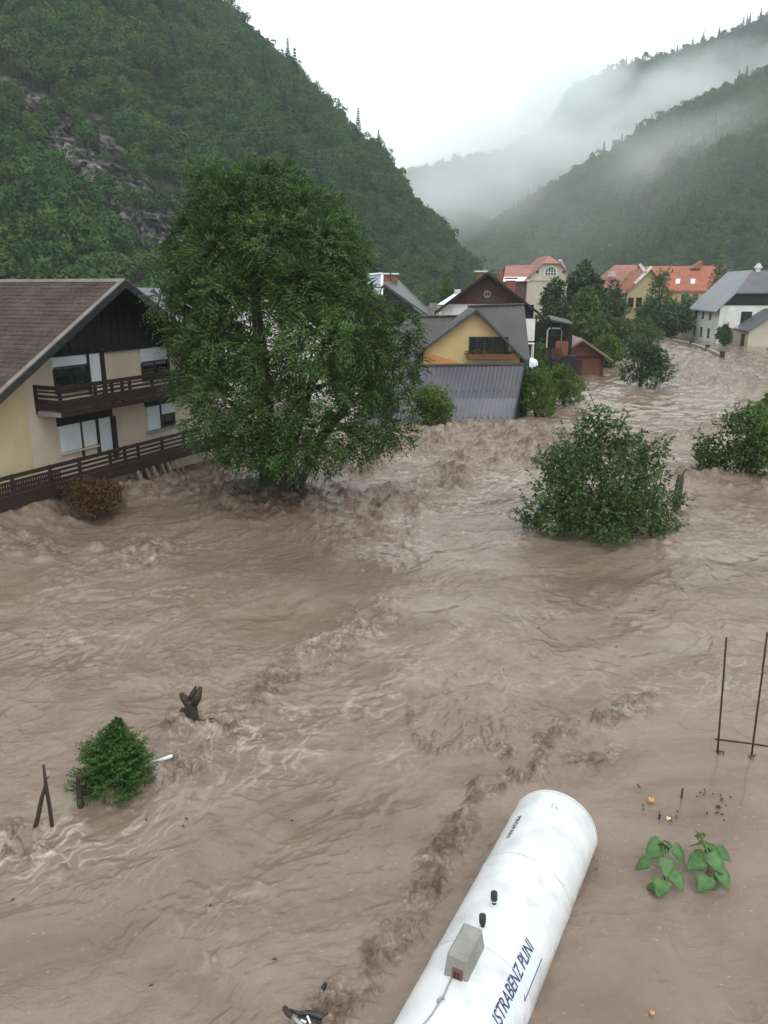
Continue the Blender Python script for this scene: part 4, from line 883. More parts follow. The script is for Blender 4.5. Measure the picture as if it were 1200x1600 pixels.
b = MB(); b.bar(LS(597, 430, YS - .02), LS(596, 462, YS - 2.52), .25, .1); b.build('verge_flashing', m_wmetal, sh)
b = MB(); b.bar(LS(573, 429, YS), LS(597, 427, YS), .3, .16); b.build('ridge_cap', m_wmetal, sh)
b = MB(); b.bar(b_ + [0, .3, .05], c + [0, .3, .05], .3, .15); b.build('verge_flashing', m_concrete, sh)
for px_ in (604, 616):
    q = LS(px_, 427, YS + 5); c_ = MB().box(q[0] - .35, q[0] + .35, 4.6, 5.4, q[2] - 1.6, q[2] - .25).build('chimney', m_brick, sh); MB().box(q[0] - .48, q[0] + .48, 4.4, 5.6, q[2] - .12, q[2] + .02).build('chimney_cap', m_wmetal, c_)

# pale house behind the big tree: grey roof over white walls, seen through the gaps in the crown
px0 = at_y(262, 470, 62); pale = thing('pale_house', 'pale walled house with grey-blue roof hidden behind the big tree', 'house', (at_y(400, 500, 56)[0], 56, 0), math.radians(6))
gabled(pale, 9.0, 12, -1, 5.2, 7.6, m_white, surf('grey_blue_roof', (.13, .145, .165), (.19, .20, .22), scale=1, rough=.45), over=.6, over_g=.7, trim=m_wmetal)
for a, c in ((-3.4, -2.2), (-.6, .6), (2.2, 3.4)): window(pale, a, c, 3.4, 4.8, 0, bars=1, frame=m_white)
for a, c in ((-3.4, -2.2), (2.2, 3.4)): window(pale, a, c, .6, 2.0, 0, bars=1, frame=m_white)
gr = thing('grey_roofed_house', 'house with plain grey-blue roof just behind the gable of the brown roofed house', 'house', (at_y(268, 480, 52)[0], 52, 0), math.radians(20))
b = MB(); b.poly([(-6.5, 0, 8.1), (-.3, 0, 8.0), (2.6, -2.2, 5.4), (-6.5, -2.2, 5.4)], (0, 0, -.2)); b.build('roof', surf('grey_slate_roof', (.10, .115, .135), (.15, .165, .185), scale=1.2, rough=.5), gr)
MB().box(-6.3, 1.4, -1.6, 5, -1, 5.5).build('wall', m_white, gr); b = MB(); b.bar((-.25, -.02, 8.02), (2.65, -2.2, 5.42), .2, .22); b.build('verge_flashing', m_wmetal, gr)
for a in (-4, -1.5, 0): window(gr, a, a + 1.0, 3.0, 4.4, -1.6)

# ---------------------------------------------------------------- half-hipped houses in the distance
def half_hip(root, w, d, z0, eave, ridge, hipz, hipback, wall, roof, over=.6, cladding=None, clad_from=None, t=.2, hip_roof=None):
    hw = w / 2; s = (ridge - eave) / hw; xh = hw * (ridge - hipz) / (ridge - eave)
    b = MB(); b.poly([(-hw, 0, z0), (hw, 0, z0), (hw, 0, eave), (xh, 0, hipz - .1), (-xh, 0, hipz - .1), (-hw, 0, eave)], (0, d, 0)); b.build('wall', wall, root)
    e = hw + over; ze = ridge - s * e; g = .6
    for sg in (-1, 1):
        b = MB(); b.poly([(0, hipback, ridge + .1), (sg * xh, -g, hipz + .1), (sg * e, -g, ze + .1), (sg * e, d + g, ze + .1), (0, d + g, ridge + .1)], (0, 0, -t)); b.build('roof', roof, root)
    b = MB(); b.poly([(0, hipback, ridge + .12), (xh + .02, -g - .01, hipz + .12), (-xh - .02, -g - .01, hipz + .12)], (0, 0, -t)); b.build('hip_roof', hip_roof or roof, root)
    if cladding:
        x1 = hw * (ridge - clad_from) / (ridge - eave)
        b = MB(); b.poly([(-x1, -.1, clad_from), (x1, -.1, clad_from), (xh, -.1, hipz - .1), (-xh, -.1, hipz - .1)], (0, .097, 0)); b.build('gable_cladding', cladding, root)
m_red_tile = surf('red_roof_tile', (.25, .075, .045), (.36, .125, .08), scale=.7, detail=8, rough=.75, bump=.3, stain=(.20, .11, .085), stain_scale=.25, stain_amt=.7)
m_pink_tile = surf('faded_red_tile', (.26, .11, .085), (.34, .16, .125), scale=.6, detail=8, rough=.7, stain=(.18, .10, .085), stain_scale=.3, stain_amt=.6)
m_grey_cream = surf('weathered_cream_plaster', (.42, .39, .31), (.50, .47, .39), scale=.6, rough=.9, stain=(.33, .31, .26), stain_scale=.3, stain_amt=.6)
m_red_brick = surf('red_brick', (.19, .055, .04), (.26, .09, .065), scale=1.2, rough=.9)
m_ochre = surf('ochre_plaster', (.45, .36, .20), (.52, .43, .26), scale=.8, rough=.9, stain=(.33, .26, .15))
m_lgrey_roof = surf('light_grey_slate', (.165, .185, .21), (.225, .245, .27), scale=.6, rough=.45, bump=.2)
m_dgrey_roof = surf('dark_grey_slate', (.085, .09, .10), (.12, .125, .135), scale=.6, rough=.5, bump=.2)
m_tile_grey = m_dgrey_roof

# white house on the right bank
FC = at_z(1119, 538, 0.0); BC = at_y(1080, 528, 130); dv = BC - FC; RZW = math.atan2(dv[1], dv[0]) - math.pi / 2
wh = thing('white_house', 'white two storey house with grey half hipped roof on the right bank', 'house', FC, RZW)
Wd = 9.4
hh = thing('white_house_offset', None, None)
bpy.data.objects.remove(hh)
def shift_children(root, dx):
    for c in list(root.children):
        c.location.x += dx
ev = at_y(1096, 480, 122)[2]; rg = at_y(1155, 424, 122)[2]
half_hip(wh, Wd, math.hypot(dv[0], dv[1]), -1.2, ev + .3, rg, ev + 2.1, 2.6, m_white, m_lgrey_roof, over=.8, cladding=m_dark_wood, clad_from=ev + .42, hip_roof=m_dgrey_roof)
shift_children(wh, Wd / 2)
window(wh, 3.0, 4.5, 2.9, 4.7, 0, bars=1)
for y0 in (4.0, 8.0, 12.0):                                        # windows in the long left wall
    for z0, z1 in ((3.3, 4.7), (.6, 2.1)):
        f = MB().box(-.05, -.003, y0, y0 + 1.1, z0, z1).build('window', m_frame, wh); MB().box(-.06, -.052, y0 + .12, y0 + .98, z0 + .12, z1 - .12).build('pane', m_glass, f); MB().box(-.07, -.061, y0 + .5, y0 + .6, z0 + .12, z1 - .12).build('mullion', m_white, f)
w2 = MB(); w2.poly([(4.9, 3.2, rg + .05), (15, 3.2, rg + .15), (16, -1.2, ev + .5), (8.6, -1.2, ev + .5)], (0, 0, -.2)); w2.build('wing_roof', m_dgrey_roof, wh)
w2 = MB(); w2.poly([(4.9, 3.2, rg + .05), (15, 3.2, rg + .15), (16, 8.5, ev + .5), (6.0, 8.5, ev + .5)], (0, 0, -.2)); w2.build('wing_roof', m_dgrey_roof, wh)
MB().box(Wd + .01, 16, -.6, 7.5, -1.2, ev + .4).build('wing_wall', m_white, wh)
for (x, y, z, s) in ((5.6, 3.3, rg, .5), (4.2, 2.9, rg - 1.2, .35)):
    b = MB(); b.box(x - s * .6, x + s * .6, y - s * .6, y + s * .6, z - .3, z + s * .8); b.poly([(x - s, y - s, z + s * .8), (x + s, y - s, z + s * .8), (x, y - s, z + s * 2.2)], (0, 2 * s, 0)); b.build('roof_vent', m_white, wh)
b = MB().box(-1.6, -.05, 13.2, 15, -1, 3.9).build('porch', m_white, wh); MB().poly([(-2.0, 12.8, 4.2), (-.02, 12.8, 4.9), (-.02, 15.2, 4.9), (-2.0, 15.2, 4.2)], (0, 0, -.15)).build('porch_roof', m_dgrey_roof, b)

AN = at_z(1163, 542, 0.0)
an = thing('white_annex', 'low pale annex with dark sloping roof in front of the white house', 'annex', AN, math.radians(2))
def LA(px, py, Y): return at_y(px, py, Y) - AN
ya = AN[1]
e0, e1 = LA(1143, 511, ya + 6), LA(1168, 518, ya - .6); r0, r1 = LA(1190, 478, ya + 6), LA(1222, 486, ya - .6)
r0[2] = r1[2] = (r0[2] + r1[2]) / 2; e0[2] = e1[2] = (e0[2] + e1[2]) / 2
MB().poly([tuple(e1), tuple(r1), tuple(r0), tuple(e0)], (0, 0, -.25)).build('roof', m_dgrey_roof, an)
MB().poly([tuple(r1), (r1[0] * 2 - e1[0], e1[1], e1[2]), (r0[0] * 2 - e0[0], e0[1], e0[2]), tuple(r0)], (0, 0, -.25)).build('roof', m_dgrey_roof, an)
b = MB(); b.poly([(e1[0] + .5, .0, -1), (r1[0] * 2 - e1[0] - .5, 0, -1), (r1[0] * 2 - e1[0] - .5, 0, e1[2] + .1), (r1[0], 0, r1[2] - .4), (e1[0] + .5, 0, e1[2] + .1)], (0, 5.6, 0)); b.build('wall', m_grey_cream, an)
window(an, r1[0] - .9, r1[0] + .5, .3, 1.9, 0); MB().box(e1[0] + .44, e1[0] + .495, 1.0, 2.0, -.3, 1.7).build('door', m_frame, an)

# red-roofed buildings beyond the trees
YA = 165.0
ax_ = at_y(860, 430, YA)[0]; ra_ = thing('arched_gable_house', 'large red roofed house with arched window in its pale half hipped gable', 'house', (ax_, YA, 0))
zA = lambda y, Y=YA: at_y(860, y, Y)[2]; mA = YA / 1200 * 1.03
half_hip(ra_, 66 * mA, 14, -1, zA(434), zA(399), zA(412), 3.2, m_grey_cream, m_pink_tile, over=.9)
cz = zA(433) + .3
b = MB(); pts = [(-1.35, -.08, cz), (1.35, -.08, cz)] + [(1.35 * math.cos(a), -.08, cz + .6 + 1.35 * math.sin(a)) for a in np.linspace(0, math.pi, 12)]; b.poly(pts, (0, .075, 0)); fr = b.build('arched_window', m_white, ra_)
b = MB(); pts = [(-1.1, -.11, cz + .12), (1.1, -.11, cz + .12)] + [(1.1 * math.cos(a), -.11, cz + .6 + 1.1 * math.sin(a)) for a in np.linspace(0, math.pi, 12)]; b.poly(pts, (0, .028, 0)); b.build('pane', m_glass, fr)
b = MB(); [b.box(x - .05, x + .05, -.14, -.112, cz + .12, cz + 1.6 - abs(x) * .4) for x in (-.55, 0, .55)]; b.box(-1.05, 1.05, -.143, -.114, cz + .6, cz + .7); b.build('mullion', m_white, fr)
for x in (-2.7, 2.7):
    b = MB(); b.poly([(x + .3 * math.cos(a), -.06, cz + .7 + .3 * math.sin(a)) for a in np.linspace(0, 2 * math.pi, 9)[:-1]], (0, .055, 0)); b.build('round_vent', m_frame, ra_)
MB().box(-33 * mA + .05, 33 * mA - .05, -.2, -.003, cz - 1.0, cz - .7).build('cornice', m_grey_cream, ra_)
b = MB(); b.bar((33 * mA * .45, 1.5, zA(406)), (33 * mA * .80, 4, zA(420)), .6, .2); b.build('roof_flashing', m_wmetal, ra_)
rw = thing('red_walled_wing', 'long wing with red walls, faded red roof and a pale strip along its eave', 'house', (at_y(808, 440, YA + 1)[0], YA + 1, 0))
def LR(px, py, Y=YA + 1): return at_y(px, py, Y) - np.array([at_y(808, 440, YA + 1)[0], YA + 1, 0])
a, b_ = LR(787, 433), LR(832, 433); c, d = LR(850, 414, YA + 6), LR(790, 415, YA + 6)
MB().box(LR(790, 460)[0], LR(834, 460)[0], .3, 9, -1, a[2] - .3).build('wall', m_red_brick, rw)
MB().poly([tuple(a), tuple(b_), (b_[0] + 1.5, c[1], c[2]), tuple(d)], (0, 0, -.2)).build('roof', m_pink_tile, rw); MB().poly([tuple(d), (b_[0] + 1.5, c[1], c[2]), (b_[0], c[1] + 5, a[2]), (a[0], c[1] + 5, a[2])], (0, 0, -.2)).build('roof', m_pink_tile, rw)
b = MB(); s0, s1 = LR(786, 439, YA - .4), LR(826, 438, YA - .4); b.poly([tuple(s0), tuple(s1), tuple(b_ + [-.5, -.2, .05]), tuple(a + [0, -.2, .05])], (0, 0, -.15)); b.build('metal_eave', m_wmetal, rw)
for px_ in (797, 806, 817): q = LR(px_, 452); window(rw, q[0] - .5, q[0] + .5, q[2] - 1.2, q[2] + .9, .3)
q = LR(784, 432); MB().box(q[0] - .6, q[0] + .4, .5, 1.5, q[2] - 3, q[2] + 1.2).build('chimney', m_red_brick, rw)

YC = 152.0
cg = thing('long_red_roofed_house', 'long ochre house with orange red roof and two white skylights', 'house', (at_y(1070, 440, YC)[0], YC, 0))
def LC(px, py, Y=YC): return at_y(px, py, Y) - np.array([at_y(1070, 440, YC)[0], YC, 0])
e0, e1 = LC(1000, 454), LC(1118, 454); r0, r1 = LC(1000, 416, YC + 6), LC(1131, 415, YC + 6)
MB().poly([tuple(e0), tuple(e1), tuple(r1), tuple(r0)], (0, 0, -.25)).build('roof', m_red_tile, cg); MB().poly([tuple(r0), tuple(r1), (e1[0] + 3, 12, e1[2]), (e0[0], 12, e0[2])], (0, 0, -.25)).build('roof', m_red_tile, cg)
MB().poly([(r1[0] - .5, r1[1], r1[2] - .5), (e1[0] - .3, .5, e1[2] - .3), (e1[0] - .3, .5, -1), (e1[0] + 2.4, 11.5, -1), (e1[0] + 2.4, 11.5, e1[2] - .3)], (-.4, 0, 0)).build('gable_wall', m_ochre, cg)
MB().box(e0[0] + .3, e1[0] - .72, .5, 11, -1, e0[2] - .3).build('wall', m_ochre, cg)
b = MB(); b.bar(r1 + [.1, 0, .1], (e1[0] + 3.2, 12, e1[2]), .3, .35); b.build('verge_board', m_dark_wood, cg); b = MB(); b.bar(r1 + [.1, 0, .1], e1 + [.1, 0, .05], .3, .3); b.build('verge_board', m_red_tile, cg)
for px_ in (1058.5, 1082):
    v = .36; p = LC(px_, 440, YC + 6 * v); zz = e0[2] + (r0[2] - e0[2]) * v; dz_ = (r0[2] - e0[2]) / 6
    b = MB(); b.poly([(p[0] - .55, 6 * v - .55, zz - .55 * dz_ + .12), (p[0] + .25, 6 * v - .55, zz - .55 * dz_ + .12), (p[0] + .7, 6 * v + .55, zz + .55 * dz_ + .12), (p[0] - .1, 6 * v + .55, zz + .55 * dz_ + .12)], (0, 0, -.1)); b.build('skylight', m_wmetal, cg)
q = LC(1085, 415, YC + 6); MB().poly([(q[0] - 1.2, 4.6, q[2] - .6), (q[0] + .9, 4.6, q[2] - .6), (q[0] + .9, 4.6, q[2] + .9)], (0, 1.4, 0)).build('dormer', m_red_tile, cg)
for px_ in (1028, 1042, 1070, 1088, 1105): q = LC(px_, 466); window(cg, q[0] - .5, q[0] + .5, q[2] - 1.1, q[2] + .8, .5)
YG = 143.0
gg = thing('ochre_gabled_house', 'ochre gabled house front with pale verge boards and tall dark windows', 'house', (at_y(1010, 470, YG)[0], YG, 0))
zG = lambda y: at_y(1010, y, YG)[2]; mG = YG / 1200 * 1.02
gabled(gg, 58 * mG, 9, -1, zG(452), zG(420), m_ochre, m_red_tile, over=.8, over_g=.7, trim=m_pink_tile)
for px_ in (987, 999, 1013, 1026): x = (px_ - 1010) * mG; window(gg, x - .5, x + .5, zG(480), zG(465), 0, bars=1)
MB().box(-29 * mG + .1, 29 * mG - .1, -.15, -.003, zG(487), zG(484.5)).build('cornice', m_ochre, gg)
for sg, x0, x1, y0, y1 in ((-1, 988, 1011, 443, 417), (1, 1003, 993, 426, 413)):
    b = MB(); b.bar(((x0 - 1010) * mG, -.8, zG(y0)), ((x1 - 1010) * mG, -.8, zG(y1)), .3, .45); b.build('white_flashing', m_white, gg)
MB().tube([(-29 * mG - .3, -.3, zG(452)), (-29 * mG - .3, -.3, 0)], .14, 6).build('downpipe', m_gutter, gg)
YP = 147.0
pk = thing('pink_roofed_house', 'house with a broad faded pink hipped roof beside the ochre gable', 'house', (at_y(965, 450, YP)[0], YP, 0))
def LP(px, py, Y=YP): return at_y(px, py, Y) - np.array([at_y(965, 450, YP)[0], YP, 0])
a, b_, c, d, e = LP(925, 470), LP(988, 474), LP(996, 414, YP + 7), LP(960, 414, YP + 7), LP(935, 455, YP + 14)
MB().poly([tuple(a), tuple(b_), tuple(c), tuple(d)], (0, 0, -.25)).build('roof', m_pink_tile, pk); MB().poly([tuple(d), tuple(c), (b_[0] + 1, 14, b_[2]), (a[0], 14, b_[2])], (0, 0, -.25)).build('roof', m_pink_tile, pk)
MB().poly([tuple(a), tuple(d), (a[0], 14, a[2])], (0, 0, -.25)).build('hip_roof', m_pink_tile, pk)
MB().box(a[0] + .8, b_[0] + .4, .8, 13, -1, a[2] - .2).build('wall', m_grey_cream, pk)
q = LP(983, 437, YP + 3.2); MB().box(q[0] - .9, q[0] + .6, 2.6, 3.4, q[2] - .9, q[2] + .25).build('dormer', m_pink_tile, pk); MB().box(q[0] - .4, q[0] + .4, 2.52, 2.6, q[2] - .5, q[2] + .1).build('dormer_window', m_white, pk)
q = LP(956, 432, YP + 4); MB().poly([(q[0] - .9, 3.2, q[2]), (q[0] + .6, 3.2, q[2]), (q[0] + .3, 3.2, q[2] + .9), (q[0] - .6, 3.2, q[2] + .9)], (0, .8, 0)).build('roof_vent', m_grey_cream, pk)

# red-brown garden hut standing in the river
YH = 74.0
hx = at_y(905, 580, YH)[0]; hut = thing('garden_hut', 'small red brown wooden hut with pinkish roof standing in the flood', 'hut', (hx, YH, 0), math.radians(-4))
zH = lambda y: at_y(905, y, YH)[2]; mH = YH / 1200 * 1.005
m_hut_roof = surf('pink_brown_roofing', (.16, .11, .105), (.23, .165, .155), scale=1, rough=.5)
gabled(hut, 70 * mH, 4.2, -.8, zH(554), zH(530), m_red_wood, m_hut_roof, over=.75, over_g=.8, t=.14, trim=m_hut_roof)
for i in range(14):
    w_ = 70 * mH / 14; x = -35 * mH + i * w_; MB().box(x + .015, x + w_ - .015, -.045, -.002, -.5, zH(560) + .0).build('board', m_red_wood, hut)
MB().box(-1.0, .2, -.075, -.047, -.4, zH(562)).build('door', m_chalet, hut); MB().box(35 * mH - .1, 35 * mH + .03, -.15, .0, -.5, zH(556)).build('corner_post', m_chalet, hut)
MB().box(-35 * mH, 35 * mH, -.1, -.003, zH(560), zH(556)).build('beam', m_chalet, hut)

# low wall by the river, with posts
wp = [at_z(x, y, 0) for x, y in ((950, 521), (985, 524), (1018, 528), (1050, 534), (1080, 541), (1105, 549), (1128, 560))]
lw = thing('river_wall', 'low stone wall running along the flooded riverside road', 'wall', wp[0])
for a, b_ in zip(wp[:-1], wp[1:]):
    b = MB(); b.bar(tuple(a - wp[0] + [0, 0, .1]), tuple(b_ - wp[0] + [0, 0, .05]), .4, .75); b.build('wall_segment', m_concrete, lw)
for p in wp[2:]: MB().box(p[0] - wp[0][0] - .22, p[0] - wp[0][0] + .22, p[1] - wp[0][1] - .22, p[1] - wp[0][1] + .22, -.5, .85).build('wall_post', m_frame, lw)

# terrace things beside the brown chalet
q0 = at_y(855, 527, 71); q1 = at_y(877, 513, 71)
arch = thing('pipe_arch', 'white pipe arch in front of the veranda of the brown chalet', 'arch', (q0[0], 71, q0[2] - 1.2))
MB().tube([(0, 0, 0), (0, 0, q1[2] - q0[2] + 1.0), (.12, 0, q1[2] - q0[2] + 1.2), (q1[0] - q0[0] - .12, 0, q1[2] - q0[2] + 1.2), (q1[0] - q0[0], 0, q1[2] - q0[2] + 1.0), (q1[0] - q0[0], 0, 0)], .07, 6).build('pipe', m_white, arch)
q = at_y(825, 536, 66)
tb = thing('garden_table', 'white garden table under the white screen of the brown chalet', 'table', (q[0], 66, q[2] - .9))
MB().box(-.5, .5, -.4, .4, .82, .9).build('tabletop', m_white, tb)
for x in (-.42, .42):
    for y in (-.32, .32): MB().box(x - .04, x + .04, y - .04, y + .04, -1.2, .82).build('leg', m_white, tb)
q = at_y(829, 562, 57)
bt = thing('overturned_boat', 'white upturned boat hull lying beside the yellow house', 'boat', (q[0], 57, q[2] - .4), math.radians(70))
b = MB(); st = []
for t in np.linspace(-1, 1, 9):
    wv = .55 * (1 - .55 * max(t, 0) ** 2 - .1 * min(t, 0) ** 2); hv = .5 * (1 - .25 * t * t)
    st.append([(t * 1.1, wv * math.cos(a), hv * math.sin(a) ** .7) for a in np.linspace(0, math.pi, 9)])
V = [p for s_ in st for p in s_]; fs = [(i*9+j, i*9+j+1, (i+1)*9+j+1, (i+1)*9+j) for i in range(8) for j in range(8)] + [tuple(range(8, -1, -1)), tuple(range(72, 81))]
b.add(V, fs); b.build('hull', m_shutter, bt, smooth=True); b = MB(); b.tube([(-1.05, 0, .52), (0, 0, .54), (1.0, 0, .4)], .03, 5); b.build('keel', m_wmetal, bt)

# ================================================================ TREES AND SHRUBS
m_ash = leaf_mat('ash_leaves', (.026, .066, .016), (.125, .220, .058), scale=.6, rough=.45, trans=.25)
m_hazel = leaf_mat('hazel_leaves', (.028, .064, .016), (.115, .190, .056), scale=.8, rough=.42, trans=.25)
m_willow = leaf_mat('willow_leaves', (.050, .100, .016), (.165, .260, .050), scale=.7, rough=.5, trans=.3)
m_dkleaf = leaf_mat('dark_leaves', (.030, .066, .028), (.085, .145, .058), scale=.4, trans=.2)
m_mdleaf = leaf_mat('mid_green_leaves', (.045, .090, .022), (.130, .210, .055), scale=.5, trans=.25)
m_dead = leaf_mat('rusty_leaves', (.060, .032, .015), (.150, .085, .036), scale=1.5, trans=.15)
def limb_set(o, base, tips, r0, seed=0, sag=.1):
    r = np.random.default_rng(seed); b = MB()
    for t in tips:
        base_ = np.array(base, float); t = np.array(t, float); n = 6; pts = []
        for k in range(n):
            u = k / (n - 1); p = base_ * (1 - u) + t * u; p[2] += sag * np.sin(np.pi * u) * np.linalg.norm(t - base_); p += r.normal(0, .02, 3) * np.linalg.norm(t - base_) * (0 < k < n - 1); pts.append(p)
        b.tube(pts, [r0 * (1 - .85 * k / (n - 1)) for k in range(n)], 6)
    return b
def shrub(name, label, cat, px, pyb, z0, wpx, hpx, n, L, W, mat, group=None, seed=0, nclump=14, top=.5, Y=None, spray=1, shell=.45, lean=0.0, trunk_h=.3, stray=.12, flat=1.0, low=False):
    """bush or tree: rounded crown of leafy clumps on a tapered trunk with limbs; size given by its extent in the photo"""
    r = np.random.default_rng(1000 + seed)
    base = at_z(px, pyb, z0) if Y is None else at_y(px, pyb, Y); Yb = base[1]
    sc = np.linalg.norm(base - EYE) / F; w = wpx * sc; h = hpx * sc
    root = thing(name, label, cat, base, 0, group)
    C, R = [], []
    for k in range(nclump):
        u = r.random() ** .8; z = h * (.12 + .74 * u) * (.6 if low else 1); ww = w * .5 * (1 - top * max(u - .35, 0) / .65) * (.72 + .28 * min(u / .3, 1))
        a = r.random() * 2 * np.pi; q = ww * (.35 + .4 * r.random())
        s_ = w * (.16 + .08 * r.random()) * (1 - .35 * u)
        C.append((math.cos(a) * q + lean * z, math.sin(a) * q * flat, z)); R.append((s_, s_, s_ * .85))
    C.append((lean * h * .5, 0, h * (.25 if low else .5))); R.append((w * .3, w * .3 * flat, h * (.2 if low else .36))); C.append((lean * h, 0, h * (.5 if low else .86))); R.append((w * .13, w * .13, h * .12))
    C, R = np.array(C), np.array(R)
    cr = leaf_crown('crown', C, R, n, L, W, mat, root, shell=shell, spray=spray, r=r, zmin=-.15, droop=.25)
    b = MB(); b.tube([(0, 0, -1.2), (0, 0, h * trunk_h * .5), (lean * h * .4, 0, h * .5), (lean * h * .8, 0, h * .8)], [w * .035 + .02, w * .03 + .02, w * .02, .012], 7)
    lb = limb_set(None, (0, 0, h * trunk_h * .4), C[:min(9, nclump)], w * .014 + .008, seed); b.add(lb.v, lb.f); b.build('trunk', m_bark, root, smooth=True)
    # loose twigs that stick out of the outline
    ns = int(n * stray / 8)
    if ns:
        P, d, idx = clump_points(C[:-2], R[:-2], ns, .95, r=r); tw, LV = MB(), []
        PP, AA = [], []
        for p, dd in zip(P, d):
            ln = w * (.06 + .10 * r.random()); dd = dd * .7 + np.array([0, 0, .55])
            for q in range(8): PP.append(p + dd * ln * q / 7 - np.array([0, 0, ln * .25 * (q / 7) ** 2])); AA.append(dd * .6 + rand_dirs(1, r)[0])
        PP, AA = np.array(PP), np.array(AA); k = PP[:, 2] > -.1; PP, AA = PP[k], AA[k]
        V, Fq = leaves(PP, AA, np.array([0, 0, 1.0]) + r.normal(size=PP.shape) * .5, L * (.7 + .5 * r.random(len(PP))), W)
        np_mesh('loose_shoots', V, Fq, mat, tint=np.repeat(.4 + .6 * r.random(len(PP)), 5), parent=root)
    return root

# the big ash in mid flood
YT = 28.6
tb_ = at_y(432, 790, YT); ash = thing('ash_tree', 'big leafy ash tree standing in the flood with brown water breaking round its trunk', 'tree', (tb_[0], YT, 0))
O_ = np.array([tb_[0], YT, 0]); r = np.random.default_rng(5)
def LT(px, py, dy=0): return at_y(px, py, YT + dy) - O_
prof = np.array([(262, 352, 400), (300, 318, 465), (330, 305, 520), (400, 262, 572), (440, 250, 592), (480, 248, 622), (520, 262, 642), (560, 282, 655), (620, 292, 645), (680, 308, 612), (715, 345, 560), (745, 385, 500), (765, 395, 455)], float)
lobes = [(325,272,22,0),(332,295,28,0),(395,288,34,0),(440,290,36,0),(318,335,28,0),(365,325,46,-1),(480,330,40,0),(520,345,30,0),(300,385,40,0),(350,395,55,-2.2),(430,380,55,-2),(500,395,48,-1),(548,395,32,0),(268,425,30,0),(262,478,26,0),(300,470,34,1),(345,460,36,-2.5),
         (395,455,34,-1),(470,450,50,-2.4),(540,455,40,-1),(585,490,36,0),(622,515,36,0),(635,560,30,0),(290,530,32,0),(340,540,50,-2.4),(415,560,45,-2.8),(490,530,55,-2.8),(560,540,50,-1.5),(610,590,40,0),(300,600,34,0),(350,620,50,-2.4),(430,640,48,-2.6),(500,610,44,-2.4),(560,610,30,-1.4),
         (320,665,32,-.5),(380,690,42,-1.8),(450,700,40,-2),(520,680,40,-1.4),(585,670,36,-.5),(620,680,26,0),(560,690,34,-1),(412,738,17,-.5),(425,712,22,-.8),(398,712,20,-.6),(505,716,22,-.6),(346,700,24,0)]
C, R = [], []
for (x, y, rad, dy) in lobes:
    s_ = rad * YT / F; C.append(LT(x, y, dy + r.normal(0, .4))); R.append((s_ * .88, s_ * .88, s_ * .68))
for k in range(34):                                                # clumps on the far side and inside
    py = r.uniform(290, 700); xl, xr = np.interp(py, prof[:, 0], prof[:, 1]), np.interp(py, prof[:, 0], prof[:, 2])
    cx = (xl + xr) / 2; hw_ = (xr - xl) / 2; u = r.uniform(-.75, .75); dy = hw_ * YT / F * math.sqrt(1 - u * u) * r.uniform(.35, .8)
    s_ = r.uniform(26, 44) * YT / F
    if 380 < cx + u * hw_ < 520 and 430 < py < 620 and r.random() < .5: continue
    C.append(LT(cx + u * hw_, py, dy)); R.append((s_, s_, s_ * .8))
C, R = np.array(C), np.array(R)
leaf_crown('crown', C, R, 11200, .19, .072, m_ash, ash, droop=.35, shell=.70, jitter=.5, spray=6, r=r, zmin=1.05)
P, d, idx = clump_points(C[:len(lobes)], R[:len(lobes)], 1500, 1.0, r=r)    # feathery shoots past the outline
ax = d + np.array([0, 0, .25]); PP, AA, NN = [], [], []
for q in range(9):
    PP.append(P + ax * (.07 * q) - np.array([0, 0, .006 * q * q])); sd = np.cross(ax, [0, 0, 1.0]) * (1 if q % 2 else -1); AA.append(ax * .7 + sd); NN.append(np.tile([0, 0, 1.0], (len(P), 1)) + d * .4)
PP, AA, NN = map(np.concatenate, (PP, AA, NN)); k = PP[:, 2] > .9
V, Fq = leaves(PP[k], AA[k], NN[k], .17, .06); np_mesh('feathery_shoots', V, Fq, m_ash, tint=np.repeat(.35 + .65 * r.random(k.sum()), 5), parent=ash)
b = MB(); b.tube([(0, 0, -1.5), (-.1, 0, .4), (-.2, 0, 1.6), (-.25, 0, 3.2), (-.3, .1, 5.2), (-.5, .2, 7.6), (-.9, .2, 10.5)], [.62, .5, .4, .33, .26, .18, .05], 10)
b.tube([(.15, 0, -1.5), (.25, -.1, .6), (.6, 0, 2.2), (1.3, .1, 4.2), (2.0, .2, 6.2)], [.5, .36, .26, .17, .06], 8)
b.tube([(.5, .2, -1.5), (.9, .1, .9), (1.8, 0, 2.6), (2.9, 0, 3.9), (3.9, 0, 4.6)], [.36, .25, .19, .12, .04], 8); b.build('trunk', m_bark, ash, smooth=True)
forks = [(-.2, 0, 1.6), (-.25, 0, 3.2), (-.3, .1, 5.2), (.6, 0, 2.2), (1.3, .1, 4.2), (1.8, 0, 2.6), (-.5, .2, 7.6)]
for i in range(0, len(C), 2):
    f = min(forks, key=lambda q: np.linalg.norm(np.array(q) - C[i]) + (3 if q[2] > C[i][2] else 0))
    limb_set(None, f, [C[i]], .07, i, .08).build('limb', m_bark, ash, smooth=True)
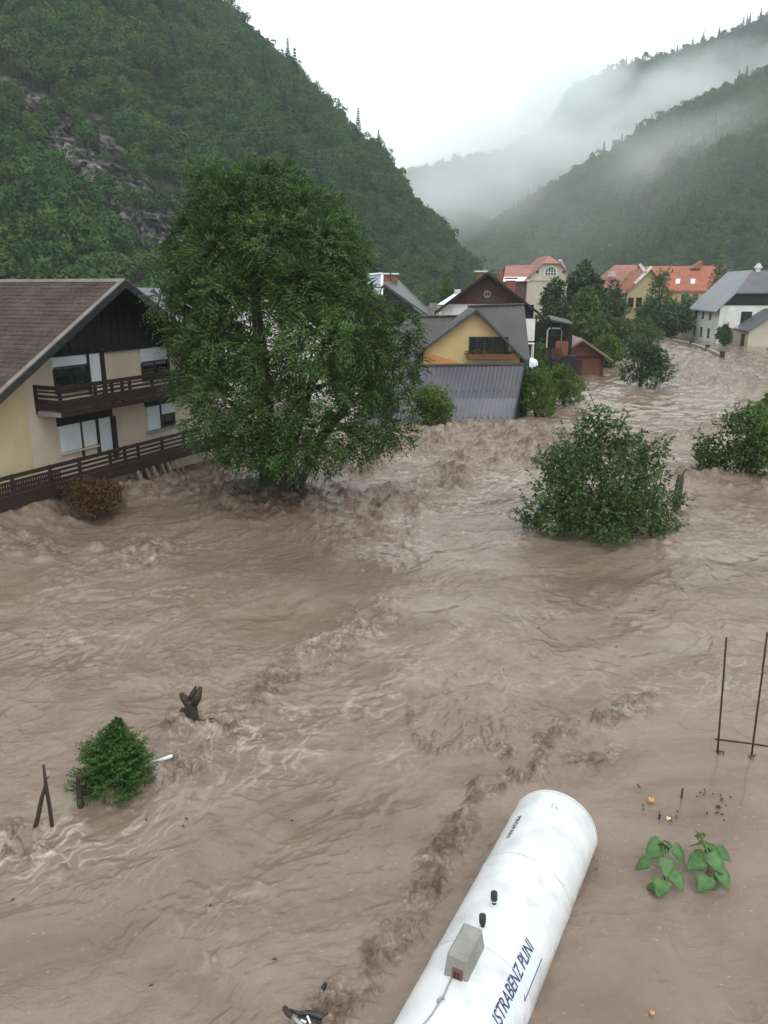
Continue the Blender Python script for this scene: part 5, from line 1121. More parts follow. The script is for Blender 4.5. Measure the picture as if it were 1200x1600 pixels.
# flotsam caught at its foot
b = MB()
for k in range(260):
    a = r.uniform(0, 6.28); rad = r.uniform(.4, 1.9); p = np.array([math.cos(a) * rad + .1, math.sin(a) * rad * .7 - .2, .1 + .9 * math.exp(-rad) * r.random() + .15]); q = p + np.array([r.normal(0, .35), r.normal(0, .2), r.uniform(.0, .6)])
    b.tube([p, (p + q) / 2 + r.normal(0, .06, 3), q], [.018, .014, .006], 4, cap=False)
m_twig = surf('wet_twigs', (.035, .024, .017), (.09, .062, .042), scale=8, rough=.8)
db = b.build('driftwood', m_twig, None); db.location = tuple(O_); tag(db, 'tangle of twigs and driftwood caught at the foot of the big ash', kind='stuff')

# hazel in the flood on the right
YZ = 25.2; hz0 = at_y(945, 835, YZ); hz = thing('hazel_bush', 'large dark green hazel bush standing in the flood right of centre', 'bush', (hz0[0], YZ, 0)); OH = np.array([hz0[0], YZ, 0]); r = np.random.default_rng(9)
def LHz(px, py, dy=0): return at_y(px, py, YZ + dy) - OH
lob = [(938,648,20,0),(925,675,26,0),(960,680,28,0),(905,705,28,0),(945,715,40,-.6),(990,705,30,0),(880,735,30,0),(920,755,42,-1),(975,755,44,-1),(1015,745,32,0),(860,765,28,0),(890,790,40,-.9),(945,800,46,-1.5),(1005,795,42,-1),(1040,785,26,0),
       (838,800,24,0),(865,815,32,-.4),(910,835,34,-1),(960,845,34,-1.4),(1010,835,32,-1),(1038,820,24,-.2),(830,818,18,0),(942,862,18,-1.2),(985,858,18,-1.2),(850,720,18,.6),(1030,700,18,.8)]
C = np.array([LHz(x, y, dy + r.normal(0, .2)) for x, y, q, dy in lob] + [LHz(r.uniform(870, 1020), r.uniform(700, 830), r.uniform(.6, 1.9)) for _ in range(12)])
R = np.array([[q * YZ / F] * 2 + [q * YZ / F * .8] for _, _, q, _ in lob] + [[.75, .75, .6]] * 12)
leaf_crown('crown', C, R, 12500, .13, .10, m_hazel, hz, droop=.35, shell=.45, jitter=.7, r=r, zmin=.12)
P, d, idx = clump_points(C[:len(lob)], R[:len(lob)], 420, .95, r=r); PP, AA = [], []; sb = MB()
for p, dd in zip(P, d):
    dd = dd * .8 + np.array([0, 0, .35]); ln = r.uniform(.3, .75)
    e = p + dd * ln
    if e[2] > .2: sb.tube([p - dd * .2, p + dd * ln * .5, e - np.array([0, 0, ln * .1])], [.012, .009, .004], 4, cap=False)
    for q in range(9): t = q / 8; PP.append(p + dd * ln * t - np.array([0, 0, .15 * ln * t * t])); AA.append(dd * .5 + rand_dirs(1, r)[0] * .9)
PP, AA = np.array(PP), np.array(AA); k = PP[:, 2] > .1; V, Fq = leaves(PP[k], AA[k], np.array([0, 0, 1.0]) + r.normal(size=(k.sum(), 3)) * .5, .115, .09)
np_mesh('loose_shoots', V, Fq, m_hazel, tint=np.repeat(.4 + .6 * r.random(k.sum()), 5), parent=hz)
for i in range(0, len(C)): limb_set(None, (r.normal(0, .25), r.normal(0, .2), -.4), [C[i]], .045, i, .1).build('stem', m_bark, hz, smooth=True)
sb.build('twigs', m_bark, hz)
q = at_z(1056, 792, 0); sg = thing('broken_trunk', 'snapped grey trunk leaning out of the water right of the hazel bush', 'stump', q)
e = at_y(1064, 742, q[1] + .3) - q
MB().tube([(0, 0, -.8), tuple(e * .4), tuple(e * .8), tuple(e)], [.17, .155, .14, .10], 9).build('trunk', m_bark, sg, smooth=True); MB().tube([tuple(e * .7), tuple(e * 1.05 + [.12, 0, .12])], [.06, .02], 6).build('broken_limb', m_bark, sg)

shrub('riverside_bush', 'green bush at the right edge, its left side trailing in the flood', 'bush', 1168, 748, 0, 108, 112, 3800, .15, .10, m_mdleaf, seed=1, nclump=16, stray=.7)
shrub('trailing_bush', 'sparse low bush trailing in the water, left of the green bush at the right edge', 'bush', 1112, 738, 0, 75, 58, 1100, .15, .10, m_hazel, seed=2, nclump=8, stray=.5)
shrub('olive_bush', 'yellowish bush behind the green bush at the right edge', 'bush', 1200, 668, 0, 60, 50, 1500, .2, .14, m_willow, seed=3)
shrub('elder_bush', 'bright green bush in front of the lower left corner of the drowned lean-to roof', 'bush', 672, 662, .35, 92, 62, 3200, .17, .10, m_willow, seed=4, nclump=16, top=.35, stray=.35)
shrub('willow_shrub', 'light green willow shrub standing against the right end of the drowned lean-to roof', 'bush', 836, 652, 0, 74, 74, 2700, .22, .075, m_willow, seed=5, nclump=13, stray=.8, trunk_h=.4)
shrub('willow_shrub', 'yellow green willow shrub between the lean-to roof and the hut', 'bush', 880, 634, 0, 66, 64, 2300, .22, .075, m_willow, seed=6, nclump=12, stray=.8, trunk_h=.4)
shrub('river_willow', 'lone dark green bush standing in mid river beyond the hut', 'bush', 1000, 606, 0, 84, 76, 4200, .24, .12, m_dkleaf, seed=7, nclump=15, stray=.35, top=.6)
shrub('rusty_shrub', 'rust brown withered shrub below the lower balcony', 'bush', 146, 786, .35, 104, 34, 4200, .13, .05, m_dead, seed=8, nclump=20, top=.1, stray=.5, Y=26.6, low=True)
for (px, pyb, Y, w_, h_, n, L_, m_, lab, nm) in (
    (905, 505, 108, 80, 86, 4800, .55, m_dkleaf, 'tall dark green tree in front of the arched gable house', 'broadleaf_tree'),
    (862, 505, 104, 62, 64, 3000, .5, m_dkleaf, 'dark green tree at the right eave of the brown chalet', 'broadleaf_tree'),
    (914, 533, 95, 74, 76, 4500, .42, m_mdleaf, 'light green leafy tree in front of the tall dark tree', 'broadleaf_tree'),
    (952, 506, 116, 60, 60, 2400, .5, m_dkleaf, 'dark tree between the tall dark tree and the ochre gable', 'broadleaf_tree'),
    (1024, 500, 138, 62, 70, 1700, .5, m_mdleaf, 'thin half bare tree in front of the ochre gable', 'broadleaf_tree'),
    (1012, 524, 128, 56, 52, 2600, .5, m_dkleaf, 'round dark bush at the foot of the thin half bare tree', 'garden_bush'),
    (1052, 526, 128, 60, 46, 2400, .5, m_dkleaf, 'dark garden tree left of the white house', 'broadleaf_tree'),
    (1068, 505, 136, 34, 38, 1300, .5, m_mdleaf, 'green tree against the left corner of the white house', 'broadleaf_tree'),
    (1112, 470, 140, 40, 56, 1500, .5, m_mdleaf, 'tree standing over the end of the long red roof', 'broadleaf_tree'),
    (966, 530, 112, 66, 30, 1700, .4, m_mdleaf, 'low green garden hedge bush behind the river wall', 'garden_bush'),
    (1005, 526, 118, 60, 26, 1500, .4, m_mdleaf, 'low green bushes at the upper end of the river wall', 'garden_bush'),
    (948, 572, 82, 60, 46, 2800, .3, m_willow, 'bright green bush behind the right side of the hut', 'garden_bush'),
    (872, 556, 76, 46, 36, 1700, .28, m_willow, 'yellow green bush behind the left side of the hut', 'garden_bush'),
    (842, 545, 68, 26, 14, 500, .2, m_willow, 'small yellowish bush below the white screen', 'garden_bush'),
    (1130, 537, 112, 26, 26, 1500, .35, m_dkleaf, 'clipped dark bush against the white annex', 'garden_bush'),
    (694, 476, 120, 46, 44, 1500, .5, m_mdleaf, 'olive green tree behind the white roofed annex', 'broadleaf_tree'),
    (590, 660, 47, 70, 80, 2600, .28, m_dkleaf, 'dark bush behind the right side of the big ash', 'garden_bush'),
    (765, 488, 150, 50, 60, 1200, .5, m_dkleaf, 'dark tree behind the ridge of the brown chalet', 'broadleaf_tree')):
    pb2 = project(np.array([at_y(px, pyb, Y)[0], Y, .2]))[1]; h_ += max(pb2 - pyb, 0); pyb = max(pb2, pyb)
    shrub(nm, lab, 'tree' if 'tree' in nm else 'bush', px, pyb, 0, w_, h_, n, L_, L_ * .6, m_, seed=int(px), nclump=14, Y=Y, stray=.15, top=.55)
# mossy mound with a tuft on the bank
q = at_z(1035, 527, 0); r = np.random.default_rng(77)
md = thing('hay_mound', 'brown hay mound with a green tuft on the river bank', 'mound', q); b = MB(); V = []; 
for i in range(7):
    for j in range(14): a = j / 14 * 6.283; s_ = math.cos(i / 6 * 1.55); V.append((math.cos(a) * 2.1 * s_ * (1 + r.normal(0, .05)), math.sin(a) * 1.6 * s_, -.2 + 2.1 * math.sin(i / 6 * 1.55) * (1 + r.normal(0, .04))))
b.add(V, [(i*14+j, i*14+(j+1) % 14, (i+1)*14+(j+1) % 14, (i+1)*14+j) for i in range(6) for j in range(14)]); b.build('mound', surf('old_hay', (.10, .075, .04), (.20, .15, .09), scale=3, rough=.95, bump=.6), md, smooth=True)
leaf_crown('tuft', np.array([[.2, 0, 2.6], [.8, 0, 2.0]]), np.array([[.7, .7, .9], [.8, .6, .5]]), 260, .6, .2, m_mdleaf, md)

# ================================================================ FOREGROUND THINGS
# ---- white gas tank floating in the flood
TK = np.array([2.50 + .155, 9.66 + .25, 0.20]); TR_ = 0.63; TYAW = 0.496; TILT = 0.018
tank = thing('gas_tank', 'long white gas tank floating half out of the brown water', 'tank', TK); tank.rotation_euler = (TILT, 0, -TYAW)
TM = np.array((Matrix.Translation(Vector(TK)) @ Euler((TILT, 0, -TYAW)).to_matrix().to_4x4()).inverted())
def tank_hit(px, py, r=TR_):
    o = (TM @ np.r_[EYE, 1])[:3]; d = TM[:3, :3] @ ray(px, py)
    a = d[0] ** 2 + d[2] ** 2; b = o[0] * d[0] + o[2] * d[2]; c = o[0] ** 2 + o[2] ** 2 - r * r
    t = (-b - math.sqrt(max(b * b - a * c, 0))) / a; p = o + d * t
    return math.atan2(p[0], p[2]), p[1]
def on_tank(phi, y, r=TR_): return (r * math.sin(phi), y, r * math.cos(phi))
m_tank = surf('white_tank_paint', (.60, .62, .64), (.74, .75, .76), scale=2.2, detail=8, rough=.3, spec=.5, stain=(.42, .43, .43), stain_scale=3.0, stain_amt=.6)
LN = 5.9; ns = 72; prof_t = []
for t in np.linspace(0, math.pi / 2, 10)[::-1]: prof_t.append((TR_ * math.cos(t) ** .75 if t < 1.57 else .0, -.02 + .24 * math.sin(t) - .16))
prof_t = prof_t + [(TR_, -.19), (TR_, -1.6), (TR_ + .004, -1.62), (TR_ + .004, -1.66), (TR_, -1.68), (TR_, -3.2), (TR_ + .004, -3.22), (TR_ + .004, -3.26), (TR_, -3.28), (TR_, -LN + .3)] + [(TR_ * math.cos(t) ** .75, -LN + .3 - .24 * math.sin(t)) for t in np.linspace(.1, math.pi / 2 - .01, 8)]
V = [(rad * math.sin(2 * math.pi * k / ns), y, rad * math.cos(2 * math.pi * k / ns)) for rad, y in prof_t for k in range(ns)]
fs = [(i * ns + k, i * ns + (k + 1) % ns, (i + 1) * ns + (k + 1) % ns, (i + 1) * ns + k) for i in range(len(prof_t) - 1) for k in range(ns)]
MB().add(V, fs).build('shell', m_tank, tank, smooth=True)
# mud splashed up from the waterline, and rain-washed grime, on the paint itself
n_, l_ = m_tank.node_tree.nodes, m_tank.node_tree.links; pb_ = n_['Principled BSDF']; src = pb_.inputs['Base Color'].links[0].from_socket
tc_ = n_.new('ShaderNodeTexCoord'); sx_ = n_.new('ShaderNodeSeparateXYZ'); l_.new(tc_.outputs['Object'], sx_.inputs[0])
nz_ = n_.new('ShaderNodeTexNoise'); nz_.inputs['Scale'].default_value = 7; nz_.inputs['Detail'].default_value = 8; nz_.inputs['Roughness'].default_value = .7; l_.new(tc_.outputs['Object'], nz_.inputs['Vector'])
m1 = n_.new('ShaderNodeMath'); m1.operation = 'MULTIPLY_ADD'; m1.inputs[1].default_value = -2.2; m1.inputs[2].default_value = -.35; l_.new(sx_.outputs['Z'], m1.inputs[0])
m2 = n_.new('ShaderNodeMath'); m2.operation = 'MULTIPLY_ADD'; m2.inputs[1].default_value = 2.6; l_.new(nz_.outputs['Fac'], m2.inputs[0]); l_.new(m1.outputs[0], m2.inputs[2])
m3 = n_.new('ShaderNodeMapRange'); m3.inputs['From Min'].default_value = .75; m3.inputs['From Max'].default_value = 1.5; m3.inputs['To Max'].default_value = .8; l_.new(m2.outputs[0], m3.inputs['Value'])
mm_ = n_.new('ShaderNodeMix'); mm_.data_type = 'RGBA'; mm_.inputs['B'].default_value = (.27, .225, .185, 1); l_.new(m3.outputs[0], mm_.inputs['Factor']); l_.new(src, mm_.inputs['A']); l_.new(mm_.outputs['Result'], pb_.inputs['Base Color'])
m_seam = surf('weld_seam', (.40, .41, .42), (.60, .61, .62), scale=9, rough=.5)
for ys in (-.19, -1.64, -3.24): MB().tube([(TR_ * math.sin(a) * 1.002, ys, TR_ * math.cos(a) * 1.002) for a in np.linspace(-1.75, 1.75, 40)], .009, 5).build('weld_seam', m_seam, tank, smooth=True)
m_black = surf('black_plastic', (.012, .012, .013), (.03, .03, .03), scale=8, rough=.4)
m_boxg = surf('grey_cover', (.22, .215, .20), (.30, .295, .28), scale=4, rough=.7, bump=.2, stain=(.16, .15, .13), stain_scale=3)
m_steel = surf('dull_steel', (.30, .31, .33), (.42, .43, .45), scale=6, rough=.35, metal=.6)
for (px_, py_, hh_, ring) in ((772, 1414, .20, True), (754, 1449, .19, False)):
    ph, y = tank_hit(px_, py_); p = np.array(on_tank(ph, y, TR_ - .01)); u = np.array([math.sin(ph) * .3, 0, 1.0]); u /= np.linalg.norm(u)
    v = MB().tube([p, p + u * hh_ * .4], [.026, .026], 10).build('valve', m_black, tank, smooth=False); MB().tube([p + u * hh_ * .42, p + u * hh_ * .46, p + u * hh_ * .96, p + u * hh_], [.03, .042, .042, .034], 12).build('valve_cap', m_black, v)
    MB().tube([p + u * hh_ * .36, p + u * hh_ * .47], [.036, .036], 12).build('collar', m_white if ring else m_black, v); MB().tube([p - u * .02, p + u * .03], [.055, .05], 12).build('boss', m_tank, v)
# valve cover
fa, fb_, fc = tank_hit(692, 1525), tank_hit(729, 1541), tank_hit(760, 1479)
y0, y1 = (fa[1] + fb_[1]) / 2 + .02, fc[1]; xa, xb = TR_ * math.sin(fa[0]), TR_ * math.sin(fb_[0]); zt = TR_ + .26
bx = MB(); sl = .03
bx.add([(xa, y0, TR_ - .08), (xb, y0, TR_ - .08), (xb, y1, TR_ - .08), (xa, y1, TR_ - .08), (xa + sl, y0 + sl, zt), (xb - sl, y0 + sl, zt), (xb - sl * 1.5, y1 - sl, zt), (xa + sl, y1 - sl, zt)], [(0,3,2,1),(4,5,6,7),(0,1,5,4),(1,2,6,5),(2,3,7,6),(3,0,4,7)])
cv = bx.build('valve_cover', m_boxg, tank, bevel=.018)
b = MB(); xm = (xa + xb) / 2 + .02; b.box(xm - .055, xm + .055, y0 - .012, y0 + .02, TR_ + .0, TR_ + .12); wo = b.build('inspection_window', surf('red_brown_paint', (.12, .04, .03), (.20, .08, .06), scale=9, rough=.6), cv)
for x in (xm - .03, xm + .008): MB().box(x, x + .022, y0 - .02, y0 - .013, TR_ + .02, TR_ + .1).build('dark_slot', m_black, wo)
cb = [on_tank(*tank_hit(x, y), TR_ + .012) for x, y in ((706, 1529), (700, 1542), (694, 1556), (688, 1566))]; c2 = [on_tank(*tank_hit(x, y), TR_ + .012) for x, y in ((684, 1572), (674, 1588), (660, 1604), (648, 1618))]
MB().tube(cb + c2, .008, 6).build('cable', surf('grey_cable', (.25, .25, .22), (.35, .34, .3), scale=10), tank, smooth=True)
ph, y = tank_hit(688, 1565); p = np.array(on_tank(ph, y)); b = MB(); b.tube([p + [-.02, -.02, -.01], p + [-.02, -.02, .03], p + [0, .01, .05], p + [.02, .04, .03], p + [.02, .04, -.01]], .011, 6); b.build('lifting_lug', m_steel, tank, smooth=True)
ph, y = tank_hit(866, 1262); p = np.array(on_tank(ph, y)); b = MB(); b.tube([p + [-.04, 0, -.01], p + [-.035, 0, .05], p + [0, 0, .075], p + [.035, 0, .05], p + [.04, 0, -.01]], .013, 6); b.build('lifting_lug', m_tank, tank, smooth=True)
def patch(name, ph0, ph1, ya, yb, mat, r, n=10, parent=tank):
    V, f = [], []
    for i in range(n + 1):
        a = ph0 + (ph1 - ph0) * i / n; V += [on_tank(a, ya, r), on_tank(a, yb, r)]
    return MB().add(V, [(2*i, 2*i+1, 2*i+3, 2*i+2) for i in range(n)]).build(name, mat, parent, smooth=True)
def tank_text(body, name, ph_base, y_start, length, cap_h, mat, toward=1, r=TR_ + .009, shear=.25):
    cu = bpy.data.curves.new(name, 'FONT'); cu.body = body; cu.shear = shear; cu.resolution_u = 3; cu.offset = .006
    o = bpy.data.objects.new(name, cu); COL.objects.link(o); dg = bpy.context.evaluated_depsgraph_get(); dg.update()
    me = bpy.data.meshes.new_from_object(o.evaluated_get(dg)); bpy.data.objects.remove(o)
    co = np.zeros(len(me.vertices) * 3, np.float32); me.vertices.foreach_get('co', co); co = co.reshape(-1, 3)
    x0, x1 = co[:, 0].min(), co[:, 0].max(); capm = co[:, 1].max()
    yy = y_start + toward * (co[:, 0] - x0) / (x1 - x0) * length; ph = ph_base - toward * co[:, 1] / capm * cap_h / TR_
    out = np.stack([r * np.sin(ph), yy, r * np.cos(ph)], 1); me.vertices.foreach_set('co', out.astype(np.float32).ravel()); me.materials.clear(); me.materials.append(mat); me.update()
    q = bpy.data.objects.new(name, me); COL.objects.link(q); q.parent = tank; return q
m_blue = surf('dark_blue_lettering', (.018, .035, .12), (.04, .06, .17), scale=6, rough=.5); m_decal = surf('pale_blue_decal', (.60, .68, .74), (.68, .74, .80), scale=5, rough=.4)
b0, b1 = tank_hit(777, 1602), tank_hit(838, 1486); t0 = tank_hit(766, 1580)
phb = (b0[0] + b1[0]) / 2
tank_text('ISTRABENZ PLINI', 'lettering', phb, b0[1] + .0, (b1[1] - b0[1]), .15, m_blue)
patch('decal', phb - .02, phb + .26, b0[1] + .52, b1[1] + .02, m_decal, TR_ + .004); patch('decal', phb - .02, phb + .17, b0[1] - .5, b0[1] + .50, m_decal, TR_ + .004)
b = MB(); p = [on_tank(phb + .265, y, TR_ + .006) for y in np.linspace(b0[1] + .55, b1[1] + .02, 6)]; b.tube(p + [on_tank(phb + .2, b0[1] + .52, TR_ + .006)][:0], .006, 4); b.tube([p[0], on_tank(phb + .2, b0[1] + .6, TR_ + .006)], .006, 4); b.build('arrow_mark', m_blue, tank)
s0, s1 = tank_hit(793, 1309), tank_hit(812, 1276)
tank_text('PROPAN', 'small_lettering', (s0[0] + s1[0]) / 2 - .045, s1[1], s1[1] - s0[1], .075, m_frame, toward=-1, shear=0)

# ---- garden trellis rods on the right
rb1, rb2 = at_z(1121, 1178, 0), at_z(1174, 1183, 0); tr = thing('trellis_rods', 'two rusty iron rods joined by a bar, standing in water at the right edge', 'trellis', rb1)
m_rust = surf('rusty_iron', (.020, .014, .012), (.055, .034, .026), scale=12, rough=.85)
def LQ(p): return np.array(p) - rb1
for bb, (tx, ty) in ((rb1, (1135, 996)), (rb2, (1199, 988))):
    t = at_y(tx, ty, bb[1] + .05); d = t - bb; k = np.linalg.norm(d); MB().tube([LQ(bb - d * .25), LQ(bb + d * .33), LQ(bb + d * .66 + [.004, 0, 0]), LQ(t)], .017, 7).build('rod', m_rust, tr, smooth=True)
a, c = at_y(1117, 1155, rb1[1] - .04), at_y(1225, 1170, rb2[1] - .09); MB().tube([LQ(a), LQ((a + c) / 2 + [0, 0, .012]), LQ(c)], .017, 7).build('crossbar', m_rust, tr, smooth=True)
for bb in (rb1 + [.06, -.02, .02], rb2 + [.02, -.03, .0]): leaf_crown('caught_weed', np.array([LQ(bb)]), np.array([[.06, .05, .03]]), 26, .07, .03, m_dkleaf, tr, shell=.2)

# ---- two leafy plants near the tank
m_pl = surf('squash_leaf', (.034, .10, .022), (.075, .165, .042), scale=9, rough=.4, bump=.35, bscale=30, spec=.4); m_stem = surf('green_stem', (.09, .14, .05), (.14, .19, .08), scale=6, rough=.5)
def heart_leaf(root, base, tip, up, w):
    base, tip = Vector(base), Vector(tip); d = (tip - base); Ln = d.length; d.normalize(); s_ = d.cross(Vector(up)).normalized(); n = s_.cross(d).normalized()
    T = [(-.12, .22, .36), (0, 0, .46), (.14, .0, .52), (.34, .0, .49), (.56, .0, .38), (.78, .0, .2), (1, 0, 0)]
    V, f = [], []
    for j, (t, inn, hw_) in enumerate(T):
        drop = -.20 * Ln * max(t, 0) ** 2; c = base + d * (max(t, 0) * Ln) + n * drop
        for sg in (-1, 1):
            V.append(base + d * (t * Ln) + s_ * (sg * hw_ * w) + n * (drop + .10 * w * (.5 + .5 * math.sin(j * 2.3 + sg))))
        V.append(c)
    for j in range(len(T) - 1):
        f += [(3*j, 3*j+3, 3*j+5, 3*j+2), (3*j+1, 3*j+2, 3*j+5, 3*j+4)]
    o = MB().add(V, f).build('leaf', m_pl, root, smooth=True); sd = o.modifiers.new('s', 'SUBSURF'); sd.levels = sd.render_levels = 1; so = o.modifiers.new('t', 'SOLIDIFY'); so.thickness = .004
    return o
for (bxp, byp, lab, lv, topz) in (
    ((1037), 1368, 'leafy squash plant nearer the tank, lower half under water', [(1034,1318,1008,1342,.24,.34),(1040,1342,1042,1372,.30,.26),(1052,1322,1072,1350,.27,.22),(1012,1346,990,1358,.20,.2),(1036,1376,1028,1402,.15,.3),(1050,1362,1070,1392,.16,.26),(1036,1316,1024,1318,.28,.14),(1042,1320,1056,1318,.3,.15),(1030,1384,1004,1382,.06,.2)], .42),
    ((1104), 1366, 'leafy squash plant with a bud on top, right of its twin', [(1100,1338,1072,1358,.26,.30),(1110,1334,1132,1366,.30,.32),(1098,1322,1122,1320,.34,.22),(1092,1320,1076,1318,.36,.18),(1122,1326,1146,1346,.30,.22),(1124,1360,1142,1390,.15,.24),(1104,1370,1092,1394,.14,.30),(1110,1372,1122,1392,.08,.22),(1108,1326,1128,1318,.32,.18),(1098,1330,1104,1350,.30,.2)], .46)):
    q = at_z(bxp, byp + 6, 0); rt_ = thing('squash_plant', lab, 'plant', q); Y_ = q[1]
    MB().tube([(0, 0, -.4), (.01, .0, .15), (-.01, .02, topz - .06)], [.016, .014, .009], 7).build('stem', m_stem, rt_, smooth=True)
    for (x0, y0_, x1, y1_, z, w) in lv:
        b_ = at_z(x0, y0_, z + .03) - q; e_ = at_z(x1, y1_, z - .11) - q; heart_leaf(rt_, b_, e_, (0, -.35, 1), w * .86)
        MB().tube([(0, .01, z * .75), ((b_[0]) * .5, b_[1] * .5, z * .95), tuple(b_ + (e_ - b_) * .1)], [.008, .006, .005], 5).build('leaf_stalk', m_stem, rt_, smooth=True)
    if 'bud' in lab:
        t_ = at_z(1094, 1305, .45) - q; MB().tube([(-.01, .02, topz - .07), tuple(t_ * .6 + np.array([0, 0, .18])), tuple(t_)], [.007, .006, .005], 5).build('bud_stalk', m_stem, rt_)
        leaf_crown('bud', np.array([t_]), np.array([[.04, .04, .015]]), 26, .06, .04, m_willow, rt_, shell=.2)

# ---- floating and sticking bits
m_orange_f = surf('orange_fruit', (.50, .24, .06), (.60, .33, .12), scale=14, rough=.4); m_pale_f = surf('pale_yellow_fruit', (.58, .50, .30), (.65, .57, .38), scale=14, rough=.4)
def ball(name, label, px, py, rad, m, cat):
    q = at_z(px, py, .02); me = bpy.data.meshes.new(name); bm = bmesh.new(); bmesh.ops.create_icosphere(bm, subdivisions=3, radius=rad)
    for v in bm.verts: v.co.z *= .88; v.co *= 1 + .05 * math.sin(v.co.x * 60) * (v.co.z > 0); v.co.z -= .25 * rad * math.exp(-(v.co.x ** 2 + v.co.y ** 2) / (rad * .3) ** 2) * (v.co.z > 0)
    bm.to_mesh(me); bm.free(); me.materials.append(m); me.shade_smooth(); rt_ = thing(name, label, cat, q); o = bpy.data.objects.new('flesh', me); COL.objects.link(o); o.parent = rt_
    MB().tube([(0, 0, rad * .6), (.004, 0, rad * .95), (.012, 0, rad * 1.2)], .005, 5).build('stalk', m_twig, rt_)
ball('floating_fruit', 'orange fruit bobbing above the leafy plants', 1017, 1250, .055, m_orange_f, 'fruit'); ball('floating_fruit', 'pale yellow fruit between the orange fruit and the leafy plants', 1044, 1279, .04, m_pale_f, 'fruit')
ball('floating_fruit', 'small orange fruit at the bottom edge right of the tank', 1019, 1582, .03, m_orange_f, 'fruit')
for px, py, h_, lab in ((1064, 1246, .17, 'taller dark peg sticking out of the water above the leafy plants'), (1029, 1280, .10, 'short dark peg sticking out of the water left of the pale yellow fruit')):
    q = at_z(px, py, 0); MBo = thing('garden_peg', lab, 'peg', q); MB().tube([(0, 0, -.2), (.012, 0, h_ * .9)], [.017, .016], 7).build('shaft', m_twig, MBo); MB().tube([(.012, 0, h_ * .9), (.014, 0, h_)], [.02, .013], 7).build('head', m_twig, MBo)
r = np.random.default_rng(40); b = MB()
for cx, cy, sx_, sy_, n_ in ((1112, 1240, 10, 5, 9), (1132, 1252, 9, 9, 7), (1120, 1270, 9, 6, 12), (1090, 1237, 5, 4, 4), (1000, 1262, 8, 6, 4), (1035, 1272, 12, 5, 5), (1054, 1277, 5, 2, 3), (990, 1228, 5, 4, 3), (880, 1000, 60, 30, 10), (1060, 930, 60, 20, 8), (600, 830, 80, 14, 12), (350, 1000, 120, 50, 12), (300, 1330, 150, 40, 10), (400, 1480, 150, 50, 6)):
    for k in range(max(2, n_ * 3 // 5)):
        p = at_z(cx + r.normal(0, sx_), cy + r.normal(0, sy_), .03); a = r.uniform(0, 3.14); ln = r.uniform(.012, .042) * (p[1] / 10) ** .7
        b.tube([p - [math.cos(a) * ln, math.sin(a) * ln, 0], p + [0, 0, r.uniform(.01, .03)], p + [math.cos(a) * ln, math.sin(a) * ln * .8, .0]], [.008, .013, .006], 4)
tag(b.build('flotsam', m_twig), 'scattered twigs and bits of bark drifting on the brown water', kind='stuff')

# ---- small spruce half under water, stakes, stump
q = at_z(177, 1236, 0); sp_ = thing('small_spruce', 'small green spruce leaning out of the flood', 'tree', q); sp_.scale = (.9,) * 3; r = np.random.default_rng(12)
m_spr = leaf_mat('spruce_needles', (.016, .050, .010), (.075, .155, .028), scale=3.0, rough=.5, trans=.12)
lean = np.array([-.04, .30, 1.0]); PP, AA, NN, TT, LL = [], [], [], [], []; tw = MB()
def spr_branch(p0, d, ln, dens=1.0):
    up = np.array([0, 0, 1.0]); d = d / np.linalg.norm(d); side = np.cross(d, up); side /= np.linalg.norm(side) + 1e-9
    pts = [p0 + d * ln * t + up * ln * (.22 * t * t - .06 * t) for t in np.linspace(0, 1, 5)]; tw.tube(pts, [.010, .008, .006, .004, .003], 4, cap=False)
    tws = [(p0, d, ln, True)]
    for t in np.linspace(.18, .96, max(3, int(9 * dens))):
        for sg in (-1, 1):
            if r.random() < .12: continue
            p = p0 + d * ln * t + up * ln * (.22 * t * t - .06 * t); dd = d * .75 + side * sg * .8 + up * r.normal(.08, .2); tws.append((p, dd / np.linalg.norm(dd), ln * (.42 * (1 - t) + .14), False))
    for p, dd, l_, main in tws:
        m_ = max(7, int(l_ / .014)); t = r.random(m_); ax = dd * .85 + r.normal(size=(m_, 3)) * .5
        if main: pos = np.array([p0 + d * ln * x + up * ln * (.22 * x * x - .06 * x) for x in t])
        else: pos = p + dd * (l_ * t)[:, None]
        PP.append(pos); AA.append(ax); NN.append(up + r.normal(size=(m_, 3)) * .7); TT.append(np.full(m_, r.random() * .5) + .5 * t); LL.append(np.full(m_, .05))
for k in range(92):
    t = (k / 92) ** .9; z = .0 + .72 * t; rad = .68 * (1 - t ** 2.2) ** .6 * r.uniform(.8, 1.1) + .10; a = k * 2.399 + r.normal(0, .2)
    if z < .65 and math.cos(a) > .2: rad *= 1.06
    p = lean * z * np.array([1, 1, 1]); spr_branch(p, np.array([math.cos(a), math.sin(a), .10 + .7 * t]), rad)
for k in range(44):
    t = k / 44; z = .62 + .55 * t; a = k * 2.399; p = np.array([-.05 + .10 * t, .22 + .26 * t, z]); spr_branch(p, np.array([math.cos(a), math.sin(a), .35 + .7 * t]), .40 * (1 - t) ** 1.2 + .06, .7)
for k in range(12):   # a second leader on the right
    t = k / 12; a = k * 2.399; spr_branch(np.array([.36 + .08 * t, .2, .42 + .32 * t]), np.array([math.cos(a), math.sin(a), .5]), .22 * (1 - t) + .08, .7)
PP, AA, NN, TT = map(np.concatenate, (PP, AA, NN, TT)); V, Fq = leaves(PP, AA, NN, .055 * (.7 + .6 * r.random(len(PP))), .019, .1)
np_mesh('crown', V, Fq, m_spr, tint=np.repeat(TT, 5), parent=sp_); tw.build('twigs', m_bark, sp_); MB().tube([(0, 0, -.6), (-.04, .22, .65), (.05, .47, 1.18)], [.05, .03, .008], 7).build('trunk', m_bark, sp_, smooth=True)
